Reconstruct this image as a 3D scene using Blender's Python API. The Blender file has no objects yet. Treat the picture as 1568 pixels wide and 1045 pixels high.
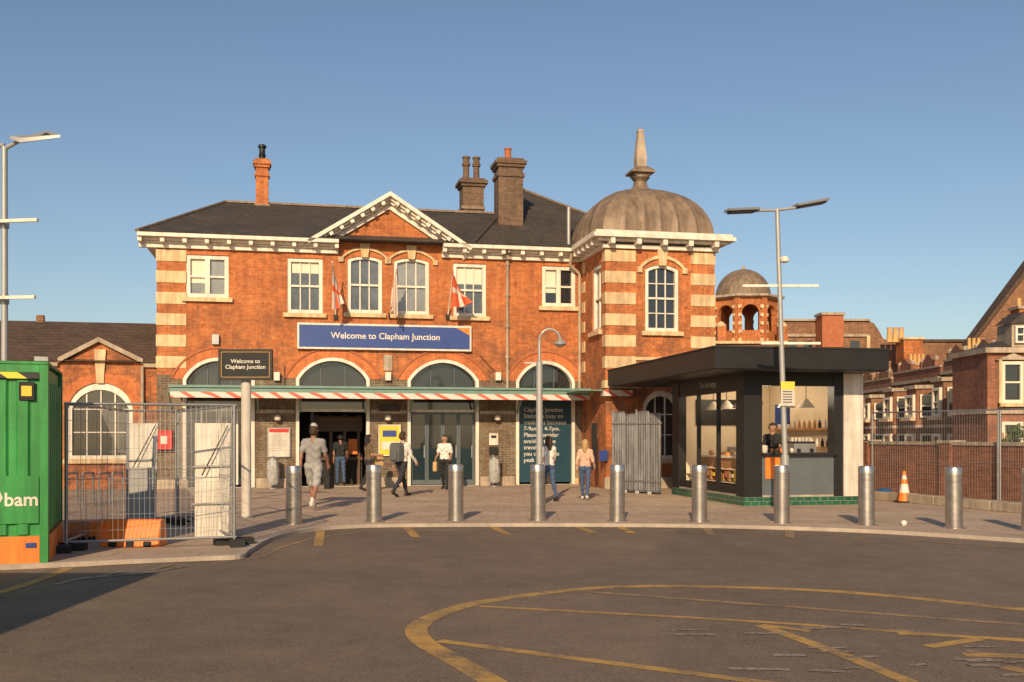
import bpy, bmesh, math, random
import numpy as np
from mathutils import Vector, Matrix
from mathutils.geometry import delaunay_2d_cdt
random.seed(7)
R=math.radians
sc=bpy.context.scene
# ------------------------------------------------------------------ survey helpers
FPX=1600.0; CX=784.0; HY=668.0; EYE=1.6
RZ=-.06   # road level below the pavement
def G(px,py,z=0.0):
    Y=(EYE-z)*FPX/(py-HY); return ((px-CX)/FPX*Y, Y)
def A(px,py,Y):
    return ((px-CX)/FPX*Y, EYE+(HY-py)/FPX*Y)
YAW=R(11.75); OX,OY=-10.71,31.5; c_,s_=math.cos(YAW),math.sin(YAW)
def S(px,py,v=0.0):
    k=(px-CX)/FPX
    u=(k*(OY+v*c_)-OX+v*s_)/(c_-k*s_)
    Y=OY+u*s_+v*c_
    return u, EYE+(HY-py)/FPX*Y
def U(px,v=0.0): return S(px,0,v)[0]
# ------------------------------------------------------------------ materials
MATS={}
def base(name):
    m=bpy.data.materials.new(name); m.use_nodes=True
    nt=m.node_tree; b=nt.nodes['Principled BSDF']; MATS[name]=m
    return m,nt,b
def N(nt,t,**k):
    n=nt.nodes.new(t)
    for a,v in k.items():
        if a in n.inputs: n.inputs[a].default_value=v
        else: setattr(n,a,v)
    return n
def coords(nt): return N(nt,'ShaderNodeTexCoord').outputs['Object']
def noise(nt,vec,scale,detail=4,rough=.6):
    n=N(nt,'ShaderNodeTexNoise'); n.inputs['Scale'].default_value=scale; n.inputs['Detail'].default_value=detail; n.inputs['Roughness'].default_value=rough
    nt.links.new(vec,n.inputs['Vector']); return n.outputs['Fac']
def mrange(nt,val,a,b,c,d):
    n=N(nt,'ShaderNodeMapRange'); nt.links.new(val,n.inputs[0])
    for i,x in enumerate((a,b,c,d)): n.inputs[i+1].default_value=x
    return n.outputs[0]
def math_(nt,op,a,b=None):
    n=N(nt,'ShaderNodeMath',operation=op)
    for i,x in enumerate((a,b)):
        if x is None: continue
        if isinstance(x,(int,float)): n.inputs[i].default_value=x
        else: nt.links.new(x,n.inputs[i])
    return n.outputs[0]
def scalecol(nt,col,fac):
    n=N(nt,'ShaderNodeVectorMath',operation='SCALE')
    if isinstance(col,tuple): n.inputs[0].default_value=col[:3]
    else: nt.links.new(col,n.inputs[0])
    nt.links.new(fac,n.inputs['Scale']); return n.outputs[0]
def mix(nt,fac,a,b):
    n=N(nt,'ShaderNodeMix',data_type='RGBA')
    nt.links.new(fac,n.inputs[0])
    for i,x in ((6,a),(7,b)):
        if isinstance(x,tuple): n.inputs[i].default_value=(*x[:3],1)
        else: nt.links.new(x,n.inputs[i])
    return n.outputs[2]
def bumpn(nt,b,h,strength=.3,dist=.02):
    n=N(nt,'ShaderNodeBump'); n.inputs['Strength'].default_value=strength; n.inputs['Distance'].default_value=dist
    nt.links.new(h,n.inputs['Height']); nt.links.new(n.outputs[0],b.inputs['Normal'])
def streaks(nt,v,lo=.82):
    mp=N(nt,'ShaderNodeMapping'); mp.inputs['Scale'].default_value=(5,5,.5); nt.links.new(v,mp.inputs[0])
    return mrange(nt,noise(nt,mp.outputs[0],1.2,5,.65),.40,.60,lo,1.06)
def pm(name,col,rough=.6,var=.12,scale=2.5,metal=0,bump=0,spec=.5,streak=0):
    m,nt,b=base(name); v=coords(nt)
    n1=noise(nt,v,scale); n2=noise(nt,v,scale*14,3)
    f=math_(nt,'ADD',mrange(nt,n1,.3,.7,1-var,1+var),mrange(nt,n2,.3,.7,-var*.5,var*.5))
    if streak: f=math_(nt,'MULTIPLY',f,streaks(nt,v,streak))
    nt.links.new(scalecol(nt,col,f),b.inputs['Base Color'])
    b.inputs['Roughness'].default_value=rough; b.inputs['Metallic'].default_value=metal
    b.inputs['Specular IOR Level'].default_value=spec
    if bump: bumpn(nt,b,n2,bump)
    return m
def brickcol(nt,v,c1,c2,mo,w=.225,h=.075,ms=.006):
    sx=N(nt,'ShaderNodeSeparateXYZ'); nt.links.new(v,sx.inputs[0])
    cb=N(nt,'ShaderNodeCombineXYZ'); nt.links.new(math_(nt,'ADD',sx.outputs[0],sx.outputs[1]),cb.inputs[0]); nt.links.new(sx.outputs[2],cb.inputs[1])
    t=N(nt,'ShaderNodeTexBrick'); nt.links.new(cb.outputs[0],t.inputs['Vector'])
    t.inputs['Color1'].default_value=(*c1,1);t.inputs['Color2'].default_value=(*c2,1);t.inputs['Mortar'].default_value=(*mo,1)
    t.inputs['Scale'].default_value=1;t.inputs['Brick Width'].default_value=w;t.inputs['Row Height'].default_value=h;t.inputs['Mortar Size'].default_value=ms
    return t,sx
def brick(name,c1,c2,mo,w=.225,h=.075,ms=.006,rough=.85,var=.25,zone=None,weather=0):
    m,nt,b=base(name); v=coords(nt)
    t,sx=brickcol(nt,v,c1,c2,mo,w,h,ms); col=t.outputs['Color']
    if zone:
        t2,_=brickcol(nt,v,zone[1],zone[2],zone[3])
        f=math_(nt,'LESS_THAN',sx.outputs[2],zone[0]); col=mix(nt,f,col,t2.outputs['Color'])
    if zone or weather:
        n=noise(nt,v,1.6,7,.75)
        g=mrange(nt,sx.outputs[2],3.4,6.2,.8,0.12)
        g=math_(nt,'MULTIPLY',g,mrange(nt,n,.46,.60,0,1)); col=mix(nt,g,col,(.13,.065,.04))
        n9=noise(nt,v,11,2,.5); col=mix(nt,mrange(nt,n9,.60,.68,0,.5),col,(.12,.05,.03))
    n1=noise(nt,v,.9,6,.7); n2=noise(nt,v,9,3)
    f=math_(nt,'ADD',mrange(nt,n1,.3,.7,1-var,1+var),mrange(nt,n2,.3,.7,-.16,.16))
    f=math_(nt,'MULTIPLY',f,streaks(nt,v,.84))
    nt.links.new(scalecol(nt,col,f),b.inputs['Base Color']); b.inputs['Roughness'].default_value=rough
    bumpn(nt,b,t.outputs['Fac'],.25,-.006)
    return m
OB1,OB2,OBM=(.52,.165,.045),(.40,.105,.030),(.40,.20,.09)
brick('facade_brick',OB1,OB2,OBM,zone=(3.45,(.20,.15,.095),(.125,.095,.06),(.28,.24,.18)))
brick('orange_brick',OB1,OB2,OBM,weather=1)
brick('rubbed_brick',(.54,.165,.052),(.48,.135,.042),(.47,.20,.09),ms=.003)
brick('brown_brick',(.27,.125,.06),(.17,.075,.042),(.27,.19,.13))
brick('red_wall_brick',(.29,.105,.055),(.20,.07,.04),(.24,.16,.11))
brick('chimney_brick',(.16,.09,.055),(.10,.06,.04),(.2,.15,.10))
brick('slate',(.072,.056,.045),(.052,.042,.034),(.03,.024,.02),w=.3,h=.11,ms=.008,rough=.8)
brick('tile_brown',(.12,.070,.045),(.085,.052,.034),(.05,.033,.023),w=.3,h=.12,ms=.01,rough=.85)
brick('green_tile',(.02,.12,.06),(.015,.08,.045),(.2,.22,.18),w=.2,h=.1,rough=.25)
pm('stone',(.68,.49,.28),.8,.16,3,bump=.1,streak=.72)
pm('stone_grey',(.42,.335,.25),.85,.22,2,bump=.2,streak=.72)
pm('white_paint',(.74,.67,.57),.5,.08,3,streak=.82)
pm('cream_paint',(.70,.62,.49),.5,.06,3)
pm('lead',(.24,.17,.115),.6,.25,1.6,metal=.1,bump=.15,streak=.72)
pm('black_metal',(.016,.015,.015),.45,.2,3,spec=.35)
pm('dark',(.012,.012,.013),.7,.2,3)
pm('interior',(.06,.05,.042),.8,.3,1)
pm('galv',(.34,.34,.34),.45,.12,4,metal=.7)
pm('hoarding',(.20,.20,.205),.5,.25,3,metal=.2,streak=.6)
pm('grey_pole',(.36,.36,.35),.45,.08,3,metal=.3)
pm('door_grey',(.10,.12,.13),.35,.1,3)
pm('teal',(.012,.050,.078),.35,.1,2)
pm('teal_dark',(.008,.022,.03),.2,.2,2)
pm('blue_sign',(.03,.065,.25),.35,.06,2)
pm('orange_paint',(.80,.22,.03),.5,.1,3,streak=.8)
pm('orange_plastic',(.85,.20,.02),.5,.1,3)
pm('green_paint',(.035,.27,.06),.45,.14,1.5,streak=.75)
pm('yellow_paint',(.80,.52,.04),.5,.06,3)
pm('red_paint',(.55,.03,.02),.4,.08,3)
pm('wood',(.36,.18,.07),.5,.2,5)
pm('dark_wood',(.10,.05,.025),.5,.2,5)
pm('white_sheet',(.62,.56,.48),.6,.12,2,bump=.1,streak=.8)
pm('grey_sheet',(.33,.32,.31),.6,.12,2)
pm('clear_bag',(.36,.36,.34),.3,.25,12,bump=.4)
pm('canopy_top',(.16,.27,.23),.3,.1,3)
pm('terracotta',(.38,.12,.05),.8,.15,4)
pm('yellow_pot',(.60,.36,.14),.8,.15,4)
pm('beige_wall',(.70,.58,.42),.8,.08,1)
pm('leaf',(.07,.11,.03),.7,.4,6)
pm('rubber',(.02,.02,.02),.8,.1,3)
pm('kerb',(.40,.33,.265),.85,.22,2,bump=.2)
pm('pastry',(.45,.22,.07),.7,.35,20)
def glass(name,col,rough=.06,var=.4,spec=.9):
    return pm(name,col,rough,var,.8,spec=spec)
glass('glass',(.09,.105,.115)); glass('glass_dark',(.018,.022,.026)); glass('glass_blind',(.22,.23,.225),.12,.25)
def steel():
    m,nt,b=base('steel'); v=coords(nt)
    mp=N(nt,'ShaderNodeMapping'); mp.inputs['Scale'].default_value=(1,1,40); nt.links.new(v,mp.inputs[0])
    n=noise(nt,mp.outputs[0],6,4); n2=noise(nt,v,5,4)
    nt.links.new(scalecol(nt,(.56,.51,.46),mrange(nt,n2,.3,.7,.75,1.1)),b.inputs['Base Color'])
    nt.links.new(mrange(nt,n,.3,.7,.24,.40),b.inputs['Roughness']); b.inputs['Metallic'].default_value=.94
steel()
def stripes(name,a,bcol,period,duty,slant=0.6):
    m,nt,b=base(name); v=coords(nt); sx=N(nt,'ShaderNodeSeparateXYZ'); nt.links.new(v,sx.inputs[0])
    n=noise(nt,v,.8,2)
    q=math_(nt,'ADD',math_(nt,'ADD',sx.outputs[0],math_(nt,'MULTIPLY',sx.outputs[2],slant)),math_(nt,'MULTIPLY',n,.5))
    fr=math_(nt,'FRACT',math_(nt,'DIVIDE',q,period)); f=math_(nt,'LESS_THAN',fr,duty)
    nt.links.new(mix(nt,f,a,bcol),b.inputs['Base Color']); b.inputs['Roughness'].default_value=.45
stripes('tape',(.62,.56,.50),(.62,.12,.07),.62,.32,2)
stripes('hazard',(.8,.6,.05),(.02,.02,.02),.5,.5,1.5)
# asphalt
def asphalt_nodes(nt,v):
    n1=noise(nt,v,.18,6,.65); n2=noise(nt,v,2.2,5,.7); n3=noise(nt,v,60,3,.7); n4=noise(nt,v,26,2,.5)
    f=math_(nt,'ADD',math_(nt,'ADD',mrange(nt,n1,.3,.7,.72,1.25),mrange(nt,n2,.3,.7,-.15,.15)),mrange(nt,n3,.3,.7,-.45,.45))
    col=scalecol(nt,(.168,.122,.088),f)
    col=mix(nt,mrange(nt,n4,.66,.72,0,.4),col,(.32,.26,.20))
    mp=N(nt,'ShaderNodeMapping'); mp.inputs['Scale'].default_value=(1.0,.28,1); mp.inputs['Rotation'].default_value=(0,0,R(-20)); nt.links.new(v,mp.inputs[0])
    tr=noise(nt,mp.outputs[0],.5,5,.6); col=mix(nt,mrange(nt,tr,.54,.66,0,.35),col,(.07,.055,.043))
    st=noise(nt,v,.8,3,.5); g=mrange(nt,st,.66,.72,0,.4); col=mix(nt,g,col,(.065,.052,.043))
    return col,n3
m,nt,b=base('asphalt'); v=coords(nt); col,h=asphalt_nodes(nt,v); nt.links.new(col,b.inputs['Base Color']); b.inputs['Roughness'].default_value=.9; bumpn(nt,b,h,.5,.014)
def worn(name,pc,lo,hi,fine=7,wf=.6):
    m,nt,b=base(name); v=coords(nt); col,h=asphalt_nodes(nt,v)
    n=noise(nt,v,fine,8,.8); n2=noise(nt,v,1.1,4,.6)
    g=mrange(nt,math_(nt,'ADD',math_(nt,'MULTIPLY',n,wf),math_(nt,'MULTIPLY',n2,1-wf)),lo,hi,0,1)
    nt.links.new(mix(nt,g,col,pc),b.inputs['Base Color']); b.inputs['Roughness'].default_value=.9; bumpn(nt,b,h,.5,.014)
worn('yellow_line',(.50,.29,.07),.38,.56); worn('yellow_faint',(.44,.28,.11),.42,.62); worn('white_line',(.40,.33,.27),.44,.60,24,.75)
def paving():
    m,nt,b=base('paving'); v=coords(nt)
    t=N(nt,'ShaderNodeTexBrick'); nt.links.new(v,t.inputs['Vector'])
    t.inputs['Color1'].default_value=(.47,.35,.255,1);t.inputs['Color2'].default_value=(.40,.295,.215,1);t.inputs['Mortar'].default_value=(.29,.215,.16,1)
    t.inputs['Scale'].default_value=1;t.inputs['Brick Width'].default_value=.6;t.inputs['Row Height'].default_value=.45;t.inputs['Mortar Size'].default_value=.010
    n1=noise(nt,v,.5,6,.7);n2=noise(nt,v,14,4); n3=noise(nt,v,3,5,.7); n4=noise(nt,v,9,2,.5)
    f=math_(nt,'ADD',mrange(nt,n1,.3,.7,.76,1.2),mrange(nt,n2,.3,.7,-.12,.12))
    f=math_(nt,'MULTIPLY',f,mrange(nt,n3,.56,.70,1,.72)); f=math_(nt,'MULTIPLY',f,mrange(nt,n4,.70,.73,1,.65))
    nt.links.new(scalecol(nt,t.outputs['Color'],f),b.inputs['Base Color']); b.inputs['Roughness'].default_value=.85; bumpn(nt,b,n2,.15,.01)
paving()
# ------------------------------------------------------------------ mesh builder
def empty(name,loc=(0,0,0),rz=0):
    e=bpy.data.objects.new(name,None); e.location=loc; e.rotation_euler=(0,0,rz); e.empty_display_size=.3
    sc.collection.objects.link(e); return e
def inpoly(x,y,l):
    c=False; n=len(l); j=n-1
    for i in range(n):
        if (l[i][1]>y)!=(l[j][1]>y) and x<(l[j][0]-l[i][0])*(y-l[i][1])/(l[j][1]-l[i][1])+l[i][0]: c=not c
        j=i
    return c
class MB:
    def __init__(s): s.v=[];s.f=[];s.m=[];s.mn=[];s.T=Matrix.Identity(4)
    def mi(s,n):
        if n not in s.mn: s.mn.append(n)
        return s.mn.index(n)
    def add(s,vs,fs,mat):
        o=len(s.v); s.v+=[tuple(s.T@Vector(p)) for p in vs]; k=s.mi(mat)
        for f in fs: s.f.append([i+o for i in f]); s.m.append(k)
    def box(s,x0,x1,y0,y1,z0,z1,mat):
        if x0>x1:x0,x1=x1,x0
        if y0>y1:y0,y1=y1,y0
        if z0>z1:z0,z1=z1,z0
        s.add([(x0,y0,z0),(x1,y0,z0),(x1,y1,z0),(x0,y1,z0),(x0,y0,z1),(x1,y0,z1),(x1,y1,z1),(x0,y1,z1)],
              [(0,3,2,1),(4,5,6,7),(0,1,5,4),(1,2,6,5),(2,3,7,6),(3,0,4,7)],mat)
    def plate(s,loops,y0,y1,mat,axis='y'):
        flat=[];edges=[]
        for l in loops:
            o=len(flat); k=len(l)
            flat+=[Vector((p[0],p[1])) for p in l]; edges+=[(o+i,o+(i+1)%k) for i in range(k)]
        r=delaunay_2d_cdt(flat,edges,[],0,1e-6)
        ov=r[0]; inv={}
        for i,src in enumerate(r[3]):
            for q in src: inv[q]=i
        tris=[]
        for f in r[2]:
            x=sum(ov[i][0] for i in f)/3;y=sum(ov[i][1] for i in f)/3
            if sum(inpoly(x,y,l) for l in loops)%2==1: tris.append(tuple(f))
        n=len(ov)
        P=(lambda a,z,d:(a,d,z)) if axis=='y' else ((lambda a,z,d:(d,a,z)) if axis=='x' else (lambda a,z,d:(a,z,d)))
        vs=[P(p[0],p[1],y0) for p in ov]+[P(p[0],p[1],y1) for p in ov]
        fs=tris+[tuple(i+n for i in reversed(t)) for t in tris]
        for a,b2 in edges:
            a=inv[a];b2=inv[b2]
            if a!=b2: fs.append((a,b2,b2+n,a+n))
        s.add(vs,fs,mat)
    def cyl(s,p0,p1,r0,r1,mat,n=12):
        p0=Vector(p0);p1=Vector(p1);d=(p1-p0).normalized()
        a=d.orthogonal().normalized();b=d.cross(a)
        vs=[];
        for p,r in((p0,r0),(p1,r1)):
            for i in range(n):
                t=2*math.pi*i/n; vs.append(p+a*(r*math.cos(t))+b*(r*math.sin(t)))
        fs=[(i,(i+1)%n,(i+1)%n+n,i+n) for i in range(n)]+[tuple(range(n-1,-1,-1)),tuple(range(n,2*n))]
        s.add(vs,fs,mat)
    def lathe(s,cx,cy,prof,mat,n=24,rot=0,rf=None):
        vs=[];fs=[]
        for j,(r,z) in enumerate(prof):
            for i in range(n):
                t=2*math.pi*i/n+rot; rr=r*(rf(i,t,j) if rf else 1)
                vs.append((cx+rr*math.cos(t),cy+rr*math.sin(t),z))
        for j in range(len(prof)-1):
            for i in range(n):
                a=j*n+i;b2=j*n+(i+1)%n; fs.append((a,b2,b2+n,a+n))
        fs.append(tuple(range(n-1,-1,-1))); o=(len(prof)-1)*n; fs.append(tuple(o+i for i in range(n)))
        s.add(vs,fs,mat)
    def beam(s,p0,p1,w,h,mat,up=(0,0,1)):
        p0=Vector(p0);p1=Vector(p1);d=(p1-p0).normalized();sd=d.cross(Vector(up))
        if sd.length<1e-4: sd=Vector((1,0,0))
        sd.normalize(); u=sd.cross(d)
        vs=[]
        for p in(p0,p1):
            for a,b2 in((-1,-1),(1,-1),(1,1),(-1,1)): vs.append(p+sd*(a*w/2)+u*(b2*h/2))
        s.add(vs,[(0,1,2,3),(7,6,5,4),(0,4,5,1),(1,5,6,2),(2,6,7,3),(3,7,4,0)],mat)
    def obj(s,name,parent=None,angle=40,bevel=0):
        me=bpy.data.meshes.new(name); me.from_pydata(s.v,[],s.f)
        for n in s.mn: me.materials.append(MATS[n])
        me.polygons.foreach_set('material_index',s.m); me.update()
        bm=bmesh.new(); bm.from_mesh(me); bmesh.ops.recalc_face_normals(bm,faces=bm.faces[:]); bm.to_mesh(me); bm.free()
        me.shade_smooth(); me.set_sharp_from_angle(angle=R(angle))
        o=bpy.data.objects.new(name,me); sc.collection.objects.link(o)
        if parent: o.parent=parent
        if bevel:
            md=o.modifiers.new('bevel','BEVEL'); md.width=bevel; md.segments=2; md.limit_method='ANGLE'
        return o
def rect(a0,a1,z0,z1): return [(a0,z0),(a1,z0),(a1,z1),(a0,z1)]
def arch(a0,a1,z0,zs,rise,n=14):
    w=(a1-a0)/2; rise=min(rise,w*.999)
    r=(w*w+rise*rise)/(2*rise); cx=(a0+a1)/2; cz=zs+rise-r; t0=math.atan2(zs-cz,w)
    pts=[(a0,z0),(a1,z0)]
    for i in range(n+1):
        t=t0+(math.pi-2*t0)*i/n; pts.append((cx+r*math.cos(t),cz+r*math.sin(t)))
    return pts
def text(body,parent,name,width,x,y,z,mat,axis='y',height=None,ext=.004,spacing=1.0,bold=0,align='CENTER'):
    cu=bpy.data.curves.new(name,'FONT'); cu.body=body; cu.align_x=align; cu.align_y='CENTER'; cu.size=1; cu.extrude=0; cu.space_line=spacing; cu.offset=bold; cu.resolution_u=3
    o=bpy.data.objects.new(name+'_tmp',cu); sc.collection.objects.link(o)
    dg=bpy.context.evaluated_depsgraph_get(); me=bpy.data.meshes.new_from_object(o.evaluated_get(dg)); bpy.data.objects.remove(o)
    co=np.zeros(len(me.vertices)*3); me.vertices.foreach_get('co',co); co=co.reshape(-1,3)
    mn=co.min(0);mx=co.max(0); cen=(mn+mx)/2; k=width/(mx[0]-mn[0]); kz=k if height is None else height/(mx[1]-mn[1])
    out=np.zeros_like(co); a=(co[:,0]-cen[0])*k; b2=(co[:,1]-cen[1])*kz
    if axis=='y': out[:,0]=x+a; out[:,1]=y; out[:,2]=z+b2
    elif axis=='x': out[:,0]=x; out[:,1]=y-a; out[:,2]=z+b2
    else: out[:,0]=x+a; out[:,1]=y+b2; out[:,2]=z
    me.vertices.foreach_set('co',out.reshape(-1)); me.update()
    me.materials.clear(); me.materials.append(MATS[mat]); me.name=name
    ob=bpy.data.objects.new(name,me); sc.collection.objects.link(ob); ob.parent=parent; return ob
def sash(mb,a0,a1,z0,z1,d,axis='y',rise=0,fw=.11,cols=2,rows=2,gl='glass',paint='white_paint',sill=True,sgn=1,mid=True):
    top=arch(a0,a1,z0,z1-rise,rise) if rise else rect(a0,a1,z0,z1)
    inn=arch(a0+fw,a1-fw,z0+fw,z1-rise-fw*.6,rise*.8) if rise else rect(a0+fw,a1-fw,z0+fw,z1-fw)
    mb.plate([top,inn],d+sgn*.03,d+sgn*.15,paint,axis)
    mb.plate([top],d+sgn*.135,d+sgn*.14,gl,axis)
    def bx(p0,p1,q0,q1,e0,e1,m):
        if axis=='y': mb.box(p0,p1,d+sgn*e0,d+sgn*e1,q0,q1,m)
        else: mb.box(d+sgn*e0,d+sgn*e1,p0,p1,q0,q1,m)
    ia0,ia1,iz0,iz1=a0+fw,a1-fw,z0+fw,z1-fw
    if mid: bx(ia0,ia1,(iz0+iz1)/2-.03,(iz0+iz1)/2+.03,.06,.138,paint)
    for i in range(1,cols):
        x=ia0+(ia1-ia0)*i/cols; bx(x-.018,x+.018,iz0,iz1,.09,.137,paint)
    for j in range(1,rows):
        if mid and rows%2==0 and j==rows//2: continue
        z=iz0+(iz1-iz0)*j/rows; bx(ia0,ia1,z-.015,z+.015,.095,.136,paint)
    if sill: bx(a0-.12,a1+.12,z0-.13,z0-.003,-.12,.1,'stone')

# ------------------------------------------------------------------ ground, pavement, road
mb=MB()
g=400; mb.add([(-g,-30,RZ),(g,-30,RZ),(g,900,RZ),(-g,900,RZ)],[(0,1,2,3)],'asphalt'); mb.obj('ground')
def crom(pts,k=8,closed=False):
    out=[]; P=[Vector(p) for p in pts]
    for i in range(len(P)-1):
        p0=P[max(i-1,0)];p1=P[i];p2=P[i+1];p3=P[min(i+2,len(P)-1)]
        for j in range(k):
            t=j/k; out.append(.5*((2*p1)+(-p0+p2)*t+(2*p0-5*p1+4*p2-p3)*t*t+(-p0+3*p1-3*p2+p3)*t**3))
    out.append(P[-1]); return out
kpx=[(-500,905),(-200,876),(0,866),(180,858),(300,853),(368,850),(384,841),(420,822),(480,809),(560,803.5),(700,802),(900,802),(1100,804),(1300,810),(1450,818),(1600,828),(1900,848),(2400,880)]
kp=crom([G(a,b_) for a,b_ in kpx],6)
loop=[(p.x,p.y) for p in kp]
inner=[]
for i,p in enumerate(kp):
    a=kp[max(i-1,0)];b_=kp[min(i+1,len(kp)-1)]; d=(b_-a).normalized(); inner.append((p.x-d.y*.13,p.y+d.x*.13))
mb=MB()
mb.plate([inner+[(60,12.5),(60,75),(-60,75),(-60,12.5)]],RZ+.001,0,'paving','z'); mb.obj('pavement')
mb=MB()
for i in range(len(kp)-1):
    a=loop[i];b_=loop[i+1];c=inner[i+1];d=inner[i]
    mb.add([(*a,RZ),(*b_,RZ),(*b_,.004),(*a,.004),(*d,.004),(*c,.004)],[(0,1,2,3),(3,2,5,4)],'kerb')
mb.obj('kerb')
root=empty('road_markings')
ZI=[0]
def strip(name,pts,w,mat,sm=True,w1=None):
    ZI[0]+=1; z=RZ+.003+.00008*ZI[0]
    P=[Vector(G(a,b_,RZ)) for a,b_ in pts]
    if sm and len(P)>2: P=crom(P,10)
    L=[];Rr=[]
    n=len(P)
    for i,p in enumerate(P):
        d=(P[min(i+1,n-1)]-P[max(i-1,0)]).normalized(); nn=Vector((-d.y,d.x))*w/2
        L.append((*(p+nn),z));Rr.append((*(p-nn),z))
    me=bpy.data.meshes.new(name); me.from_pydata([tuple(q) for q in Rr+L],[],[(i,i+1,i+1+n,i+n) for i in range(n-1)])
    if me.polygons[0].normal.z<0: me.flip_normals()
    me.materials.append(MATS[mat]); o=bpy.data.objects.new(name,me); sc.collection.objects.link(o); o.parent=root; return o
strip('curve_line',[(1750,955),(1568,934),(1300,908),(1100,899),(950,899),(850,907),(740,922),(680,938),(645,955),(638,970),(655,988),(700,1013),(755,1045),(830,1090)],.19,'yellow_line')
strip('line_a',[(880,905),(1568,957),(1700,968)],.10,'yellow_faint',False)
strip('line_b',[(735,929),(1150,952),(1568,982),(1700,992)],.10,'yellow_line')
strip('line_c',[(672,982),(1170,1046),(1400,1075)],.12,'yellow_line',False)
strip('line_d',[(1165,958),(1290,1003),(1400,1048),(1480,1085)],.13,'yellow_line',False)
strip('line_e',[(1165,958),(1240,967)],.12,'yellow_line',False)
strip('line_f',[(1375,971),(1568,980)],.10,'yellow_line',False)
strip('line_g',[(1420,991),(1500,979)],.12,'yellow_line',False)
strip('line_h',[(1475,1003),(1640,1008)],.16,'yellow_line',False)
strip('line_i',[(1535,1022),(1640,1040)],.16,'yellow_line',False)
for i,(a,b_) in enumerate([((487,837),(491,813)),((637,823),(622,807)),((778,819),(750,805)),((908,816),(878,805)),((968,817),(945,805)),((1090,820),(1080,807)),((1210,824),(1208,810))]):
    strip('kerb_dash_%d'%i,[a,b_],.15,'yellow_line' if i<5 else 'yellow_faint',False)
strip('kerb_line',[(60,874),(200,864),(330,859),(400,853),(440,836),(520,819),(650,814),(900,813),(1100,815),(1300,822),(1500,836),(1700,852)],.07,'yellow_faint')
strip('double_line',[(-60,925),(20,902),(70,885),(105,871)],.14,'yellow_line')
rs=random.Random(3)
k=0
for (xa,xb,ya,yb_,nn_) in((1010,1140,966,976,4),(1110,1300,990,1030,9),(1220,1380,956,965,4),(1380,1540,990,1040,8)):
    for i in range(nn_):
        x=rs.uniform(xa,xb);y=rs.uniform(ya,yb_); strip('worn_paint_%d'%k,[(x,y),(x+rs.uniform(25,70),y+rs.uniform(-3,3))],rs.uniform(.04,.09),'white_line',False); k+=1
for i,(p,q) in enumerate((((85,896),(135,884)),((120,888),(215,878)),((150,884),(185,876)),((200,882),(285,868)),((230,874),(262,866)))):
    strip('worn_edge_%d'%i,[p,q],.09,'white_line',False)

# ------------------------------------------------------------------ station building
ST=empty('station_building',(OX,OY,0),YAW)
U1=13.27; VT=-2.7; TW=3.50; EZ=7.28
mb=MB()
gL,_=S(500,370); gR,_=S(692,370); gp=S(598,300)
holes=[]
wins=[(285,350,391,456,0,'sq'),(440,494,396,480,0,''),(532,585,393,480,.10,'a'),(603,657,396,482,.10,'a'),(694,744,404,485,0,''),(830,881,408,470,0,'sq')]
W=[]
for a,b_,t,bt,rs_,k in wins:
    u0,z1=S(a,t);u1,_=S(b_,t);_,z0=S((a+b_)/2,bt); z1=S((a+b_)/2,t)[1]
    W.append((u0,u1,z0,z1,rs_,k)); holes.append(arch(u0,u1,z0,z1-rs_,rs_) if rs_ else rect(u0,u1,z0,z1))
arches=[(280,390,548),(453,566,548),(624,733,551),(790,880,553)]
AR=[]
for a,b_,t in arches:
    u0,u1=U(a),U(b_); zt=S((a+b_)/2,t)[1]; rise=.66; AR.append((u0,u1,zt,rise)); holes.append(arch(u0,u1,.02,zt-rise,rise,20))
out=[(0,0),(U1,0),(U1,EZ),(gR,EZ),(gp[0],gp[1]),(gL,EZ),(0,EZ)]
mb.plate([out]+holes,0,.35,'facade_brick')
mb.plate([rect(.35,8,0,EZ)],0,.3,'facade_brick','x')
mb.box(.3,U1+3,7.7,8,0,EZ,'facade_brick')
mb.box(U1+3.1,U1+3.4,.4,7.7,0,EZ,'facade_brick')
T0=U1; T1=U1+TW
tw0,tz1=S(988,405,VT); tw1,_=S(1039,405,VT); tz0=S(1013,508,VT)[1]
bw0=U(984,VT);bw1=U(1040,VT);bz=S(1010,598,VT)[1]
mb.plate([rect(T0,T1,0,EZ),arch(tw0,tw1,tz0,tz1-.14,.14),arch(bw0,bw1,.9,bz-.55,.55)],VT,VT+.35,'orange_brick')
vs0,vs1=-2.2,-1.25; sz1=6.9; sz0=4.85
mb.plate([rect(VT+.35,-.002,0,EZ),rect(vs0,vs1,sz0,sz1)],T0,T0+.3,'orange_brick','x')
mb.plate([rect(VT+.35,2,0,EZ)],T1-.3,T1,'orange_brick','x')
mb.obj('walls',ST)
mb=MB()
zq=[]
z=7.24
while z>3.9: zq.append(z); z-=.645
for z in zq:
    mb.box(-.025,.86,-.025,.5,z-.36,z,'stone')
    mb.box(T0-.025,T0+.95,VT-.025,VT+.3,z-.36,z,'stone')
    mb.box(T1-.78,T1+.025,VT-.025,VT+.6,z-.36,z,'stone')
    mb.box(T0-.025,T0+.2,-.42,-.06,z-.36,z,'stone')
mb.box(-.03,.9,-.035,.3,0,.28,'stone_grey')
u,z=S(594,556); mb.box(u-.14,u+.14,-.05,.1,z-.25,z+.25,'stone_grey')
for px_ in (424,594,762):
    u,z=S(px_,577); mb.box(u-.09,u+.09,-.16,.05,z-.13,z+.13,'white_paint')
mb.box(T0-.05,T0+1.1,VT-.06,VT+.3,3.05,3.28,'stone')
mb.box(T0+.95,T1+.03,VT-.05,VT+.1,3.9,4.0,'stone'); mb.box(T0-.035,T1+.035,VT-.045,VT+.1,.0,.35,'stone_grey')
mb.obj('quoins',ST,bevel=.012)
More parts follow.
